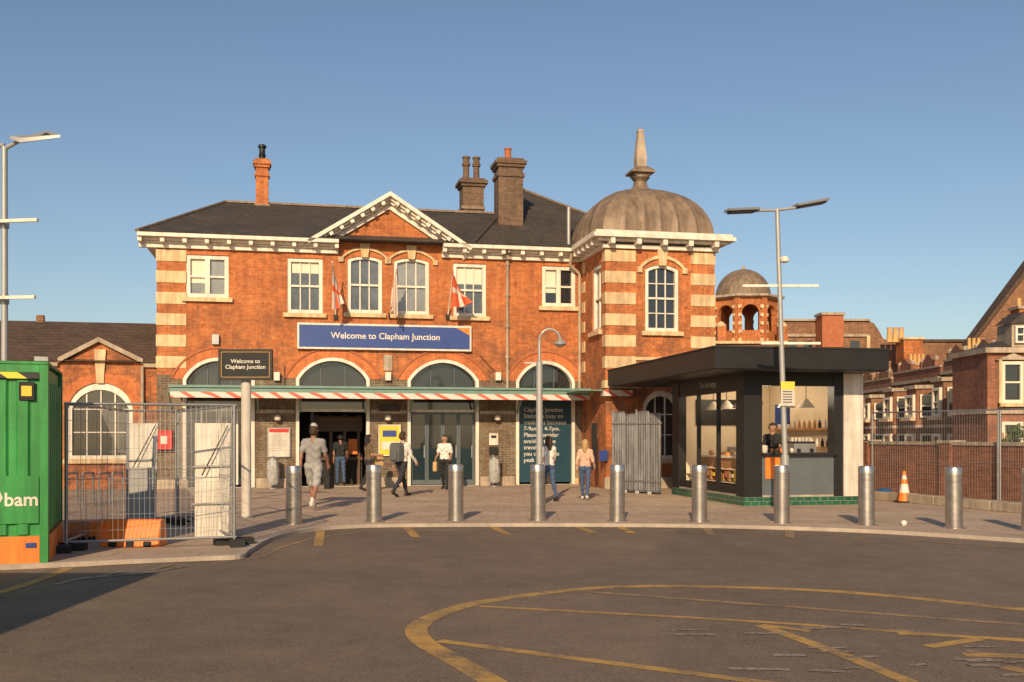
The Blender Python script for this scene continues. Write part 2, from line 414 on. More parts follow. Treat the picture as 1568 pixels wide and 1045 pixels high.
mb=MB()
for u0,u1,zt,rise in AR:
    o=arch(u0-.3,u1+.3,zt-rise-.02,zt-rise,rise+.27,20)[2:]; i_=arch(u0+.0,u1-.0,zt-rise-.02,zt-rise,rise,20)[2:]
    mb.plate([o+i_[::-1]],-.02,.05,'rubbed_brick')
    o=arch(u0-.36,u1+.36,zt-rise-.02,zt-rise,rise+.34,20)[2:]; i_=arch(u0-.3,u1+.3,zt-rise-.02,zt-rise,rise+.27,20)[2:]
    mb.plate([o+i_[::-1]],-.05,.05,'terracotta')
for u0,u1,z0,z1,rs_,k in W:
    if k=='a':
        o=arch(u0-.24,u1+.24,z1-.3,z1-rs_,rs_+.28)[2:]; i_=arch(u0-.16,u1+.16,z1-.3,z1-rs_,rs_+.2)[2:]
        mb.plate([o+i_[::-1]],-.07,.05,'stone')
        uc=(u0+u1)/2; mb.plate([[(uc-.1,z1-.04),(uc+.1,z1-.04),(uc+.16,z1+.4),(uc-.16,z1+.4)]],-.1,.05,'stone')
        for x in(u0-.2,u1+.2): mb.box(x-.08,x+.08,-.08,.04,z1-rs_-.1,z1-rs_+.06,'stone')
    else:
        mb.plate([[(u0-.02,z1+.003),(u1+.02,z1+.003),(u1+.10,z1+.18),(u0-.12,z1+.18)]],-.015,.05,'rubbed_brick')
uc=(tw0+tw1)/2
o=arch(tw0-.24,tw1+.24,tz1-.3,tz1-.14,.42)[2:]; i_=arch(tw0-.14,tw1+.14,tz1-.3,tz1-.14,.32)[2:]
mb.plate([o+i_[::-1]],VT-.07,VT+.05,'stone'); mb.plate([[(uc-.11,tz1-.04),(uc+.11,tz1-.04),(uc+.17,tz1+.48),(uc-.17,tz1+.48)]],VT-.11,VT+.05,'stone')
for x in(tw0-.19,tw1+.19): mb.box(x-.08,x+.08,VT-.08,VT+.04,tz1-.26,tz1-.08,'stone')
mb.obj('arch_mouldings',ST,bevel=.008)
mb=MB()
for i,(u0,u1,z0,z1,rs_,k) in enumerate(W):
    if k=='sq':
        sash(mb,u0,u1,z0,z1,0,rise=0,cols=2,rows=2,gl='glass_blind' if u0<5 else 'glass_dark' ,fw=.12)
        mb.box((u0+u1)/2-.07,(u0+u1)/2+.07,.025,.12,z0+.1,z1-.1,'white_paint')
    else: sash(mb,u0,u1,z0,z1,0,rise=rs_,cols=3,rows=2,gl='glass_blind' if i==3 else 'glass')
    if i in(0,5): mb.box(u0+.13,(u0+u1)/2-.08,.128,.134,z0+(z1-z0)*.35,z1-.13,'cream_paint')
    if i in(1,4): mb.box(u0+.12,u1-.12,.128,.134,z0+(z1-z0)*(.74 if i==1 else .62),z1-.12,'cream_paint')
sash(mb,tw0,tw1,tz0,tz1,VT,rise=.14,cols=3,rows=4,gl='glass_dark')
sash(mb,bw0,bw1,.9,bz,VT,rise=.55,cols=3,rows=3,gl='glass_dark',mid=False)
sash(mb,vs0,vs1,sz0,sz1,T0,axis='x',cols=2,rows=2,gl='glass')
mb.obj('upper_windows',ST)
mb=MB()
for i,(u0,u1,zt,rise) in enumerate(AR):
    a=arch(u0,u1,.021,zt-rise,rise,20); b_=arch(u0+.1,u1-.1,.03,zt-rise-.03,rise-.07,20)
    mb.plate([a,b_],-.03,.3,'white_paint')
    mb.plate([arch(u0+.05,u1-.05,3.0,zt-rise,rise-.03,20)],.26,.27,'glass_dark')
    mb.box(u0+.1,u1-.1,.1,.25,2.86,3.0,'white_paint')
    for t in(1/3,2/3):
        x=u0+(u1-u0)*t; mb.box(x-.012,x+.012,.2,.258,3.0,zt-.12,'door_grey')
    mb.box(u0+.1,u1-.1,.15,.24,2.36,2.44,'white_paint' if i!=3 else 'teal')
    if i<3: mb.plate([rect(u0+.1,u1-.1,2.44,2.86)],.2,.205,'glass_dark')
u0,u1,_,_=AR[1]
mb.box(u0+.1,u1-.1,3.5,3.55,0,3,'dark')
for t in (.3,.5,.7,.9): 
    x=u0+(u1-u0)*t; mb.box(x-.05,x+.05,2.0,2.08,0,2.3,'dark_wood')
mb.box(u0+.6,u1-.1,2.1,2.13,0,1.1,'dark'); mb.box(u0+.6,u1-.1,1.98,2.1,1.75,2.25,'dark_wood'); mb.box(u0+.6,u1-.1,1.98,2.1,.8,.9,'dark_wood')
for x in(u0+.45,u0+.5): mb.box(x,x+.06,.2,.27,.02,2.36,'black_metal')
mb.box(u0+.9,u0+1.5,2.9,3.0,2.0,2.2,'yellow_paint'); mb.box(u0+1.7,u0+2.0,1.9,1.95,1.0,1.5,'orange_paint')
u0,u1,_,_=AR[2]
n=4
for j in range(n):
    x0=u0+.12+(u1-u0-.24)*j/n;x1=u0+.12+(u1-u0-.24)*(j+1)/n
    mb.plate([rect(x0+.005,x1-.005,.05,2.35),rect(x0+.06,x1-.06,.2,2.28)],.16,.22,'door_grey')
    mb.box(x0+.05,x1-.05,.185,.19,.1,1.2,'teal_dark'); mb.box(x0+.05,x1-.05,.185,.19,1.2,2.3,'glass_dark')
    mb.box(x1-.10,x1-.07,.10,.13,.9,1.3,'galv')
u0,u1,_,_=AR[3]
mb.box(u0+.1,u1-.1,.08,.12,.1,2.82,'teal')
u0,u1,_,_=AR[0]
mb.box(u0+.1,u1-.1,.19,.2,.1,2.36,'glass_dark')
for t in(.25,.5,.75): x=u0+(u1-u0)*t; mb.box(x-.03,x+.03,.14,.195,.1,2.36,'white_paint')
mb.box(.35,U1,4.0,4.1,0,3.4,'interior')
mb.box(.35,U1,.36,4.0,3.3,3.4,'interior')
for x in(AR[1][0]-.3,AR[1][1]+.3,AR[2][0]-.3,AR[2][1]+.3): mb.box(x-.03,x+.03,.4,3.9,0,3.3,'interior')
mb.obj('ground_floor_openings',ST)
u0=AR[3][0];u=(AR[3][0]+AR[3][1])/2
text('Clapham Junction\nStation is busy on\nweekdays between\n7-9am & 4-7pm.\nPlease consider\navoiding these\ntravel times if\nyou can outside\npeak hours.',ST,'notice_lettering',1.42,u,.075,1.62,'white_sheet',spacing=1.1,bold=.012,align='LEFT')
mb=MB()
for a,b_ in((391,452),(567,623),(734,789)):
    u0,u1=U(a),U(b_); mb.box(u0+.02,u1-.02,-.06,.05,0,.3,'stone_grey'); mb.box(u0+.02,u1-.02,-.05,.05,2.3,2.42,'stone_grey')
mb.obj('pier_trim',ST,bevel=.01)
mb=MB()
def cornice(u0,u1,v0,side=None):
    mb.box(u0,u1,v0-.12,v0+.05,7.27,7.40,'white_paint'); mb.box(u0,u1,v0-.30,v0+.05,7.463,7.54,'white_paint'); mb.box(u0-.0,u1+.0,v0-.50,v0+.05,7.543,7.66,'white_paint'); mb.box(u0,u1,v0-.19,v0+.05,7.403,7.46,'white_paint')
    n=int((u1-u0)/.62)
    for i in range(n+1):
        x=u0+.06+(u1-u0-.12)*i/n; mb.box(x-.06,x+.06,v0-.42,v0-.19,7.40,7.541,'white_paint')
e1=U(518); e2=U(676)
cornice(-.5,e1,0); cornice(e2,T0-.12,0)
for a,b_,z0,z1 in((.12,.05,7.271,7.401),(.30,.05,7.464,7.541),(.50,.05,7.544,7.661)):
    mb.box(-a,b_,.06,8.3,z0,z1,'white_paint')
mb.box(T0-.12,T1+.12,VT-.12,VT+.1,7.27,7.40,'white_paint');mb.box(T0-.32,T1+.32,VT-.32,VT+.1,7.463,7.54,'white_paint');mb.box(T0-.5,T1+.5,VT-.5,2,7.545,7.66,'white_paint');mb.box(T0-.42,T1+.42,VT-.42,2,7.663,7.76,'white_paint')
mb.box(T0-.12,T0+.1,VT+.1,-.1,7.272,7.402,'white_paint');mb.box(T0-.32,T0+.1,VT+.1,-.35,7.462,7.539,'white_paint')
mb.box(T1-.1,T1+.12,VT+.1,2,7.272,7.402,'white_paint');mb.box(T1-.1,T1+.32,VT+.1,2,7.462,7.539,'white_paint')
for i in range(5):
    x=T0+.1+(TW-.2)*i/4; mb.box(x-.07,x+.07,VT-.44,VT-.05,7.36,7.546,'white_paint')
    y=VT+.1+2.0*i/4; mb.box(T0-.44,T0-.05,y-.07,y+.07,7.36,7.546,'white_paint')
pk=S(598,293,-.5); fl=S(470,367,-.5); fr=S(724,379,-.5)
def rake(p,q,sg):
    d=Vector((q[0]-p[0],q[1]-p[1])).normalized(); nn=Vector((-d.y,d.x)); 
    if nn.y>0: nn=-nn
    def para(t0,t1,y0,y1):
        P=[(p[0]+nn.x*t0,p[1]+nn.y*t0),(q[0],q[1]+(nn.y*t0-nn.x*t0*d.y/d.x)),(q[0],q[1]+(nn.y*t1-nn.x*t1*d.y/d.x)),(p[0]+nn.x*t1,p[1]+nn.y*t1)]
        mb.plate([P],y0,y1,'white_paint')
    e=.0015*sg
    para(0,.12,-.5,.3); para(.123,.19,-.34+e,.3); para(.193,.26,-.22+e,.3); para(.263,.40,-.10+e,.3)
    L=(Vector(q)-Vector(p)).length; n=8
    for i in range(1,n):
        c=Vector(p)+d*(L*i/n)+nn*.19; P=[c-d*.06-nn*.055,c+d*.06-nn*.055,c+d*.06+nn*.06,c-d*.06+nn*.06]
        mb.plate([[(a.x,a.y) for a in P]],-.45,-.2,'white_paint')
rake(fl,pk,1); rake(fr,pk,-1)
mb.obj('cornice',ST,bevel=.006)
mb=MB(); ez=7.665
r1=S(345,310,4); rz=r1[1]
mb.add([(-.52,-.52,ez),(T0+.3,-.52,ez),(T0+.3,8.5,ez),(-.52,8.5,ez),(r1[0],4,rz),(T0+.3,4,rz)],[(0,1,5,4),(1,2,5),(2,3,4,5),(3,0,4),(0,3,2,1)],'slate')
ap=S(801,291,4.5)
mb.add([(9.6,-.4,ez+.02),(16.7,-.4,ez+.02),(16.7,9,ez+.02),(9.6,9,ez+.02),(ap[0],4.5,ap[1])],[(0,1,4),(1,2,4),(2,3,4),(3,0,4)],'slate')
mb.add([(fl[0]+.1,-.46,fl[1]-.03),(fr[0]-.1,-.46,fr[1]-.03),(pk[0],-.46,pk[1]-.03),(pk[0],4.2,pk[1]-.03),(fl[0]+.1,4.2,fl[1]),(fr[0]-.1,4.2,fr[1])],[(0,2,3,4),(2,1,5,3)],'slate')
mb.obj('roof',ST)
mb=MB()
mb.beam((r1[0],4,rz+.02),(T0,4,rz+.02),.2,.07,'lead'); mb.beam((-.5,-.5,ez+.03),(r1[0],4,rz+.03),.14,.06,'lead')
mb.beam((ap[0],4.5,ap[1]+.02),(16.7,-.4,ez+.05),.14,.06,'lead'); mb.beam((ap[0],4.5,ap[1]+.02),(9.6,-.4,ez+.05),.14,.06,'slate')
def stack(pl,pr,pt,pb,v,mat,corb=(.06,.12),shaft_px=None):
    u0,zt=S(pl,pt,v);u1,_=S(pr,pt,v);zb=S(pl,pb,v)[1]-.8; w=u1-u0
    mb.box(u0,u1,v-w/2,v+w/2,zb,zt-.30,mat)
    for k,(e,h0,h1) in enumerate(((corb[0],.298,.2),(corb[1],.198,.08),(corb[0]*.6,.078,0))):
        mb.box(u0-e,u1+e,v-w/2-e,v+w/2+e,zt-h0,zt-h1,mat)
    mb.box(u0-.05,u1+.05,v-w/2-.05,v+w/2+.05,S(pl,pb,v)[1]-.08,S(pl,pb,v)[1]+.03,'lead')
    return (u0+u1)/2,zt,w
uc,zt,w=stack(392,411,245,316,4,'orange_brick',(.05,.09)); mb.box(uc-w/2-.04,uc+w/2+.04,4-w/2-.04,4+w/2+.04,zt-.6,zt-.5,'orange_brick')
mb.lathe(uc,4,[(.12,zt),(.11,zt+.12),(.13,zt+.16),(.10,zt+.2),(.10,zt+.4),(.14,zt+.42),(.14,zt+.5),(.06,zt+.54)],'black_metal',14)
uc,zt,w=stack(706,738,276,320,5,'chimney_brick',(.07,.14))
for dx in(-.2,.18):
    mb.lathe(uc+dx,5,[(.15,zt),(.12,zt+.1),(.11,zt+.5),(.15,zt+.52),(.16,zt+.62),(.12,zt+.64),(.12,zt+.78),(.15,zt+.8),(.15,zt+.86)],'chimney_brick',14)
uc,zt,w=stack(760,797,246,360,1.6,'chimney_brick',(.06,.11)); mb.box(uc-w/2-.05,uc+w/2+.05,1.6-w/2-.05,1.6+w/2+.05,zt-.62,zt-.5,'chimney_brick')
mb.lathe(uc-.02,1.6,[(.16,zt),(.12,zt+.05),(.11,zt+.36),(.13,zt+.38),(.13,zt+.42)],'terracotta',14)
a=S(872,368,-.2); mb.cyl((a[0],-.1,a[1]-.2),(a[0],-.1,S(872,318,-.1)[1]),.06,.06,'grey_pole')
a=S(800,300,3);mb.cyl((a[0],3,a[1]-.3),(a[0],3,a[1]+.25),.025,.025,'black_metal')
mb.obj('chimneys',ST)
mb=MB()
dc=(T0+TW/2-.05,VT+TW/2+.05); Rb=TW/2+.20
def sq(i,t,j):
    c,s=abs(math.cos(t)),abs(math.sin(t)); p=[6,6,5.5,5,4.6,4.2,3.8,3.4,3,2.7,2.4,2.2,2][min(j,12)]
    r=(c**p+s**p)**(-1/p); return r*(1.028 if i%5==0 else 1.0)
prof=[]
for j in range(13):
    t=j/12*math.pi/2; prof.append((max(Rb*math.cos(t)**.85,.30),7.76+1.72*math.sin(t)**.95))
mb.lathe(dc[0],dc[1],prof,'lead',120,0,sq)
mb.lathe(dc[0],dc[1],[(.42,9.42),(.36,9.5),(.24,9.62),(.2,9.78),(.26,9.86),(.30,9.9),(.30,9.95)],'lead',20)
mb.box(dc[0]-.26,dc[0]+.26,dc[1]-.26,dc[1]+.26,9.95,10.03,'lead'); mb.box(dc[0]-.38,dc[0]+.38,dc[1]-.38,dc[1]+.38,10.03,10.1,'lead')
def py4(h0,z0,h1,z1,m):
    x,y=dc; mb.add([(x-h0,y-h0,z0),(x+h0,y-h0,z0),(x+h0,y+h0,z0),(x-h0,y+h0,z0),(x-h1,y-h1,z1),(x+h1,y-h1,z1),(x+h1,y+h1,z1),(x-h1,y+h1,z1)],[(3,2,1,0),(4,5,6,7),(0,1,5,4),(1,2,6,5),(2,3,7,6),(3,0,4,7)],m)
py4(.38,10.10,.19,10.26,'lead'); py4(.15,10.26,.17,10.5,'stone_grey'); py4(.17,10.5,.09,11.38,'stone_grey'); py4(.105,11.38,.08,11.47,'stone_grey')
mb.obj('tower_dome',ST,angle=28)
mb=MB()
def pipe(px_,y0,y1,v=-.08,m='stone_grey'):
    u,z0=S(px_,y0,v);_,z1=S(px_,y1,v); mb.cyl((u,v,z0),(u,v,z1),.05,.05,m,10)
    z=z1
    while z<z0: mb.cyl((u,v,z),(u,v,z+.08),.07,.07,m,10); z+=1.0
    return u
pipe(777,400,597); u=U(777,-.1); z=S(777,398,-.1)[1]; mb.box(u-.12,u+.12,-.2,-.02,z,z+.25,'stone_grey'); mb.cyl((u,-.1,z+.2),(u,-.4,7.5),.05,.05,'stone_grey',10)
u=13.17; mb.cyl((u,-.09,3),(u,-.09,6.9),.05,.05,'stone_grey',10); mb.cyl((u,-.09,6.88),(u-.35,-.2,7.15),.05,.05,'stone_grey',10); mb.cyl((u-.35,-.2,7.13),(u-.35,-.4,7.5),.05,.05,'stone_grey',10)
u,z=S(330,520,-.1); mb.box(u-.1,u+.1,-.15,-.01,z-.15,z+.15,'galv')
for (xa,ya,xb,yb2) in((395,600,760,604),(735,545,785,600),(335,540,335,596),(436,560,436,600)):
    p=S(xa,ya,-.02);q=S(xb,yb2,-.02); mb.cyl((p[0],-.02,p[1]),(q[0],-.02,q[1]),.012,.012,'dark',6)
c0=U(262,-1.3); c1=T0-.12
mb.box(c0,c1,-1.3,-.03,2.95,2.985,'canopy_top')
mb.box(c0-.03,c1+.02,-1.36,-1.30,2.80,3.02,'canopy_top'); mb.box(c0-.02,c1,-1.385,-1.362,2.72,2.89,'tape'); mb.box(c0-.06,c1+.03,-1.42,-1.25,3.022,3.09,'canopy_top')
x=c0+.05
while x<c1: mb.beam((x,-1.3,2.9),(x,-.03,2.9),.05,.08,'white_paint'); x+=1.1
for px_ in(395,440,470,553,567,625,640,728,742,790,880):
    u=U(px_,-1.0); mb.cyl((u,-.9,2.9),(u,-.9,2.78),.03,.05,'white_paint',8)
for px_ in(262,395,460,560,630,730,795):
    u=U(px_,-.4); mb.beam((u,-.06,2.35),(u,-1.0,2.9),.05,.06,'canopy_top')
mb.box(T0-.9,T0-.003,VT-.3,-1.43,2.95,2.985,'canopy_top')
mb.box(T0-.16,T0+.75,VT-.30,VT-.003,2.80,2.98,'tape')
mb.obj('canopy',ST)
mb=MB()
def board(px0,px1,py0,py1,mat,v=-.08,th=.03,frame=None):
    u0,z1=S(px0,py0,v);u1,_=S(px1,py0,v);z0=S(px0,py1,v)[1]
    mb.box(u0,u1,v,v+th,z0,z1,mat)
    if frame: mb.plate([rect(u0-.03,u1+.03,z0-.03,z1+.03),rect(u0,u1,z0,z1)],v-.015,v+th,frame)
    return u0,u1,z0,z1
q=board(411,443,657,699,'white_sheet',frame='galv'); board(412,442,657,662,'red_paint',v=-.10)
for j in range(9): mb.box(q[0]+.05,q[1]-.05-.2*((j*37)%5)/5,-.083,-.0805,q[3]-.18-j*.06,q[3]-.2-j*.06,'grey_sheet')
q=board(581,612,652,697,'yellow_paint',frame='white_paint'); mb.box(q[0]+.1,q[1]-.1,-.09,-.082,q[3]-.35,q[3]-.15,'blue_sign'); mb.box(q[0]+.06,q[1]-.06,-.09,-.082,q[3]-.75,q[3]-.5,'white_sheet')
board(749,763,664,682,'white_sheet'); board(749,763,685,696,'black_metal'); board(581,612,620,630,'interior')
board(752,760,667,671,'black_metal',v=-.09); board(238,262,661,687,'red_paint',v=-.2,th=.18,frame='red_paint'); board(246,256,668,680,'white_sheet',v=-.21,th=.005)
board(918,930,690,706,'blue_sign',v=VT-.15); board(906,914,648,720,'black_metal',v=VT-.1)
for px_ in(425,594,762):
    u,z=S(px_,640,-.2); mb.lathe(u,-.2,[(.05,z-.1),(.1,z-.06),(.1,z+.06),(.04,z+.1)],'white_sheet',12)
mb.obj('wall_notices',ST)
mb=MB(); VW=.6
w0=-9.0; ez2=S(230,557,VW)[1]; gpk=S(152,524,VW); g0=U(98,VW);g1=U(212,VW)
a0,a1=U(104,VW),U(203,VW); at=S(152,586,VW)[1]
mb.plate([[(w0,0),(-.002,0),(-.002,ez2),(g1,ez2),(gpk[0],gpk[1]),(g0,ez2),(w0,ez2)],arch(a0,a1,.9,at-.75,.75,18)],VW,VW+.35,'orange_brick')
o=arch(a0-.3,a1+.3,at-.8,at-.75,1.03,20)[2:]; i_=arch(a0,a1,at-.8,at-.75,.75,20)[2:]
mb.plate([o+i_[::-1]],VW-.03,VW+.05,'rubbed_brick'); uc=(a0+a1)/2
mb.plate([[(uc-.1,at-.02),(uc+.1,at-.02),(uc+.17,at+1.0),(uc-.17,at+1.0)]],VW-.08,VW+.05,'stone')
for sgn,x in((1,g0),(-1,g1)):
    mb.plate([[(x-sgn*.15,ez2-.02),(gpk[0],gpk[1]-.0),(gpk[0],gpk[1]+.14),(x-sgn*.15,ez2+.13)]],VW-.15-.002*sgn,VW+.36,'stone_grey')
mb.box(w0,g0-.16,VW-.12,VW+.3,ez2-.12,ez2+.03,'stone_grey'); mb.box(g1+.16,-.03,VW-.12,VW+.3,ez2-.12,ez2+.03,'stone_grey')
rz2=S(150,494,5)[1]
mb.add([(w0,VW-.2,ez2+.03),(.0,VW-.2,ez2+.03),(.0,5,rz2),(w0,5,rz2),(0,9,ez2),(w0,9,ez2)],[(0,1,2,3),(3,2,4,5)],'tile_brown')
mb.add([(g0-.1,VW,ez2+.06),(g1+.1,VW,ez2+.06),(gpk[0],VW,gpk[1]+.08),(gpk[0],4.5,gpk[1]+.08),(g0-.1,3,ez2+.05),(g1+.1,3,ez2+.05)],[(0,2,3,4),(2,1,5,3)],'tile_brown')
a=S(62,490,5); mb.box(a[0]-.12,a[0]+.12,4.9,5.1,rz2-.2,a[1]+.15,'brown_brick')
sash(mb,a0,a1,.9,at,VW,rise=.75,cols=4,rows=3,gl='glass_dark',mid=False)
mb.box(w0,w0+.3,VW+.35,9,0,ez2,'orange_brick')
u=U(218,VW-.1); mb.cyl((u,VW-.1,0),(u,VW-.1,ez2-.1),.05,.05,'stone_grey',10)
mb.obj('left_wing',ST)
# ------------------------------------------------------------------ banner
BN=empty('banner_sign',(OX,OY,0),YAW)
mb=MB(); v=-.16
u0,z1=S(455,494,v);u1,_=S(722,500,v);z0=S(455,534,v)[1]
mb.box(u0,u1,v,v+.14,z0,z1,'white_paint'); mb.box(u0+.06,u1-.06,v-.008,v,z0+.06,z1-.06,'blue_sign')
mb.plate([[(u1-.5,z1-.061),(u1-.061,z1-.30),(u1-.061,z1-.061)]],v-.012,v-.009,'orange_paint')
for x in(u0+.5,(u0+u1)/2,u1-.5): mb.box(x-.05,x+.05,v+.14,.0,z1-.2,z1-.1,'galv')
mb.obj('panel',BN)
text('Welcome to Clapham Junction',BN,'lettering',(u1-u0)*.625,(u0+u1)/2,v-.013,(z0+z1)/2,'white_paint',bold=.012)
# ------------------------------------------------------------------ flags
def flag(pxb,pyb,pxt,pyt,wd,drop,cols,ang=.0):
    F=empty('flag',(OX,OY,0),YAW); mb=MB()
    ub,zb=S(pxb,pyb,-.05); ut,zt=S(pxt,pyt,-1.0)
    mb.cyl((ub,-.05,zb),(ut,-1.0,zt),.022,.015,'white_paint',8); mb.lathe(ut,-1.0,[(.01,zt-.03),(.035,zt),(.01,zt+.04)],'white_paint',10); mb.box(ub-.06,ub+.06,-.09,0,zb-.12,zb+.05,'black_metal')
    n,m_=22,26; vs=[];fs=[]
    d=Vector((ub-ut,.95,zb-zt)).normalized()
    for j in range(m_+1):
        for i in range(n+1):
            s=i/n;t=j/m_
            x=ut+d.x*s*.3+ (s-.1)*wd*(.35+.65*t)+.03*math.sin(s*19+t*2)
            y=-1.0+d.y*s*.75*(1-t*.55)+.06*math.sin(s*17+1.5*t)
            z=zt+d.z*s*.75*(1-t)-drop*t*(1-.18*s)+.03*math.sin(s*9)*t
            vs.append((x,y,z))
    o=len(mb.v)
    for j in range(m_):
        for i in range(n):
            a=j*(n+1)+i; f=(a,a+1,a+n+2,a+n+1)
            fs.append((f,cols[0] if not ((.42<i/n<.56) or (.42<j/m_<.56)) else cols[1]))
    mb.v+=vs
    for f,c in fs: mb.f.append([q+o for q in f]); mb.m.append(mb.mi(c))
    mb.obj('cloth_and_pole',F)
pm('flag_white',(.62,.50,.42),.8,.1,3); pm('flag_red',(.70,.11,.035),.8,.1,3)
flag(514,484,509,402,.36,1.5,('flag_white','flag_red')); flag(598,482,607,412,-.18,1.45,('flag_white','flag_white')); flag(686,484,694,412,.72,1.25,('flag_red','flag_white'))
# ------------------------------------------------------------------ bollards
for px_,py_ in [(450,803),(573,799),(698,797),(824,797),(945,798),(1071,799),(1197,801),(1327,804),(1461,809),(1578,813)]:
    x,y=G(px_,py_); mb=MB()
    mb.lathe(0,0,[(.20,.0),(.20,.012),(.15,.014),(.145,.02),(.142,.80),(.137,.803),(.137,.815),(.142,.818),(.142,.90),(.136,.903),(.136,.915),(.142,.918),(.142,1.04),(.135,1.055),(.10,1.062),(.02,1.065)],'steel',36)
    o=mb.obj('bollard',None,35); o.location=(x,y,0); o.rotation_euler=(R(random.uniform(-.6,.6)),R(random.uniform(-.6,.6)),random.random()*3)
# ------------------------------------------------------------------ welcome sign on post
Y=20.5; SG=empty('welcome_sign',(A(377,0,Y)[0],Y,0),0); X0=SG.location.x
mb=MB(); mb.cyl((0,0,0),(0,0,2.75),.095,.095,'white_sheet',20); mb.cyl((0,0,0),(0,0,.03),.16,.16,'galv',20)
zb=A(0,583,Y)[1];zt=A(0,536,Y)[1];xl=A(338,0,Y)[0]-X0;xr=A(420,0,Y)[0]-X0
mb.box(xl,xr,-.16,-.10,zb,zt,'dark'); mb.plate([rect(xl,xr,zb,zt),rect(xl+.04,xr-.04,zb+.04,zt-.04)],-.185,-.161,'black_metal'); mb.plate([rect(xl+.05,xr-.05,zb+.05,zt-.05),rect(xl+.062,xr-.062,zb+.062,zt-.062)],-.175,-.161,'yellow_pot')
mb.box(-.06,.06,-.1,0,zb+.1,zt-.1,'galv'); mb.obj('post_and_board',SG,bevel=.004)
text('Welcome to\nClapham Junction',SG,'lettering',.78,(xl+xr)/2+.0,-.166,(zb+zt)/2,'white_paint',bold=.01)
# ------------------------------------------------------------------ street lamps
def head(mb,p,q,w=.26):
    mb.beam(p,q,w,.05,'galv'); p=Vector(p);q=Vector(q); c=(p+q)/2; d=(q-p)*.42; mb.beam(c-d-Vector((0,0,.045)),c+d-Vector((0,0,.045)),w*.8,.04,'black_metal')
Y=21.9; x=A(1202,0,Y)[0]; L=empty('street_lamp',(x,Y,0)); mb=MB()
def lx(px_): return A(px_,0,Y)[0]-x
def lz(py_): return A(0,py_,Y)[1]
mb.cyl((0,0,0),(0,0,1.2),.085,.085,'grey_pole',16); mb.cyl((0,0,1.2),(lx(1190),0,lz(320)),.06,.045,'grey_pole',14)
mb.cyl((lx(1190),0,lz(322)),(lx(1155),0,lz(323)),.03,.03,'grey_pole',8); mb.cyl((lx(1190),0,lz(322)),(lx(1222),0,lz(318)),.03,.03,'grey_pole',8)
head(mb,(lx(1111),-.15,lz(325)),(lx(1160),.05,lz(320))); head(mb,(lx(1217),-.05,lz(316)),(lx(1268),.1,lz(305)))
for a,b_,y_ in((1137,1253,438),(1165,1256,526)): mb.beam((lx(a),0,lz(y_)),(lx(b_),0,lz(y_)),.05,.05,'white_paint')
mb.lathe(lx(1200),-.08,[(.02,lz(404)),(.09,lz(402)),(.1,lz(398)),(.05,lz(394))],'white_paint',12); mb.cyl((lx(1196),0,lz(396)),(lx(1200),-.08,lz(396)),.03,.03,'white_paint',8)
mb.box(lx(1194),lx(1215),-.09,-.08,lz(622),lz(585),'white_sheet'); mb.box(lx(1194),lx(1215),-.095,-.091,lz(597),lz(585),'yellow_paint')
for k in range(5): mb.box(lx(1197),lx(1211),-.093,-.0905,lz(601+k*4),lz(600+k*4)+.005,'black_metal')
mb.obj('pole_and_heads',L)
Y=16.5; x=A(7,0,Y)[0]; L=empty('street_lamp',(x,Y,0)); mb=MB()
mb.cyl((0,0,0),(0,0,1.2),.085,.085,'grey_pole',16); mb.cyl((0,0,1.2),(0,0,lz(225)),.055,.045,'grey_pole',14); mb.cyl((0,0,lz(228)),(lx(30),0,lz(216)),.035,.03,'grey_pole',8)
mb.cyl((0,0,lz(222)),(lx(-30),0,lz(228)),.03,.03,'grey_pole',8)
mb.add([(lx(20),-.12,lz(216)),(lx(40),-.2,lz(224)),(lx(97),-.12,lz(214)),(lx(72),.0,lz(203)),(lx(38),.15,lz(207)),(lx(20),.08,lz(213)),
        (lx(22),-.12,lz(211)),(lx(42),-.2,lz(217)),(lx(97),-.12,lz(210)),(lx(72),.0,lz(200)),(lx(38),.15,lz(203)),(lx(20),.08,lz(209))],[(0,1,2,3,4,5),(11,10,9,8,7,6)]+[(i,(i+1)%6,(i+1)%6+6,i+6) for i in range(6)],'grey_pole')
mb.add([(lx(36),-.17,lz(224.5)),(lx(94),-.11,lz(214.5)),(lx(72),-.02,lz(204)),(lx(34),.1,lz(209))],[(0,1,2,3)],'black_metal')
head(mb,(lx(-90),0,lz(235)),(lx(-40),0,lz(228)))
for a,b_,y_ in((-60,71,343),(-60,67,459)): mb.beam((lx(a),0,lz(y_)+.02),(lx(b_),-.3,lz(y_)),.05,.05,'white_paint')
mb.cyl((0,0,lz(350)),(0,0,lz(338)),.07,.07,'galv',12);mb.cyl((0,0,lz(466)),(0,0,lz(452)),.07,.07,'galv',12)
mb.obj('pole_and_heads',L)
Y=24.; x=A(826,0,Y)[0]; L=empty('street_lamp',(x,Y,0)); mb=MB()
mb.cyl((0,0,0),(0,0,lz(555)),.075,.075,'grey_pole',16); mb.cyl((0,0,lz(555)),(0,0,lz(552)),.075,.045,'grey_pole',16); mb.cyl((0,0,lz(553)),(0,0,lz(522)),.04,.035,'grey_pole',12)
prev=Vector((0,0,lz(522))); cx=lx(842);rr=cx
for i in range(1,13):
    t=math.pi-math.pi*i/12*.95; q=Vector((cx+rr*math.cos(t),0,lz(522)+rr*1.1*math.sin(t))); mb.cyl(prev,q,.028,.028,'grey_pole',8); prev=q
mb.lathe(prev.x,0,[(.03,prev.z+.02),(.05,prev.z-.03),(.14,prev.z-.09),(.15,prev.z-.12),(.1,prev.z-.16),(.04,prev.z-.19)],'grey_pole',16)
mb.beam((lx(803),0,lz(556)),(lx(850),0,lz(556)),.03,.03,'grey_pole')
mb.obj('pole_and_lantern',L)
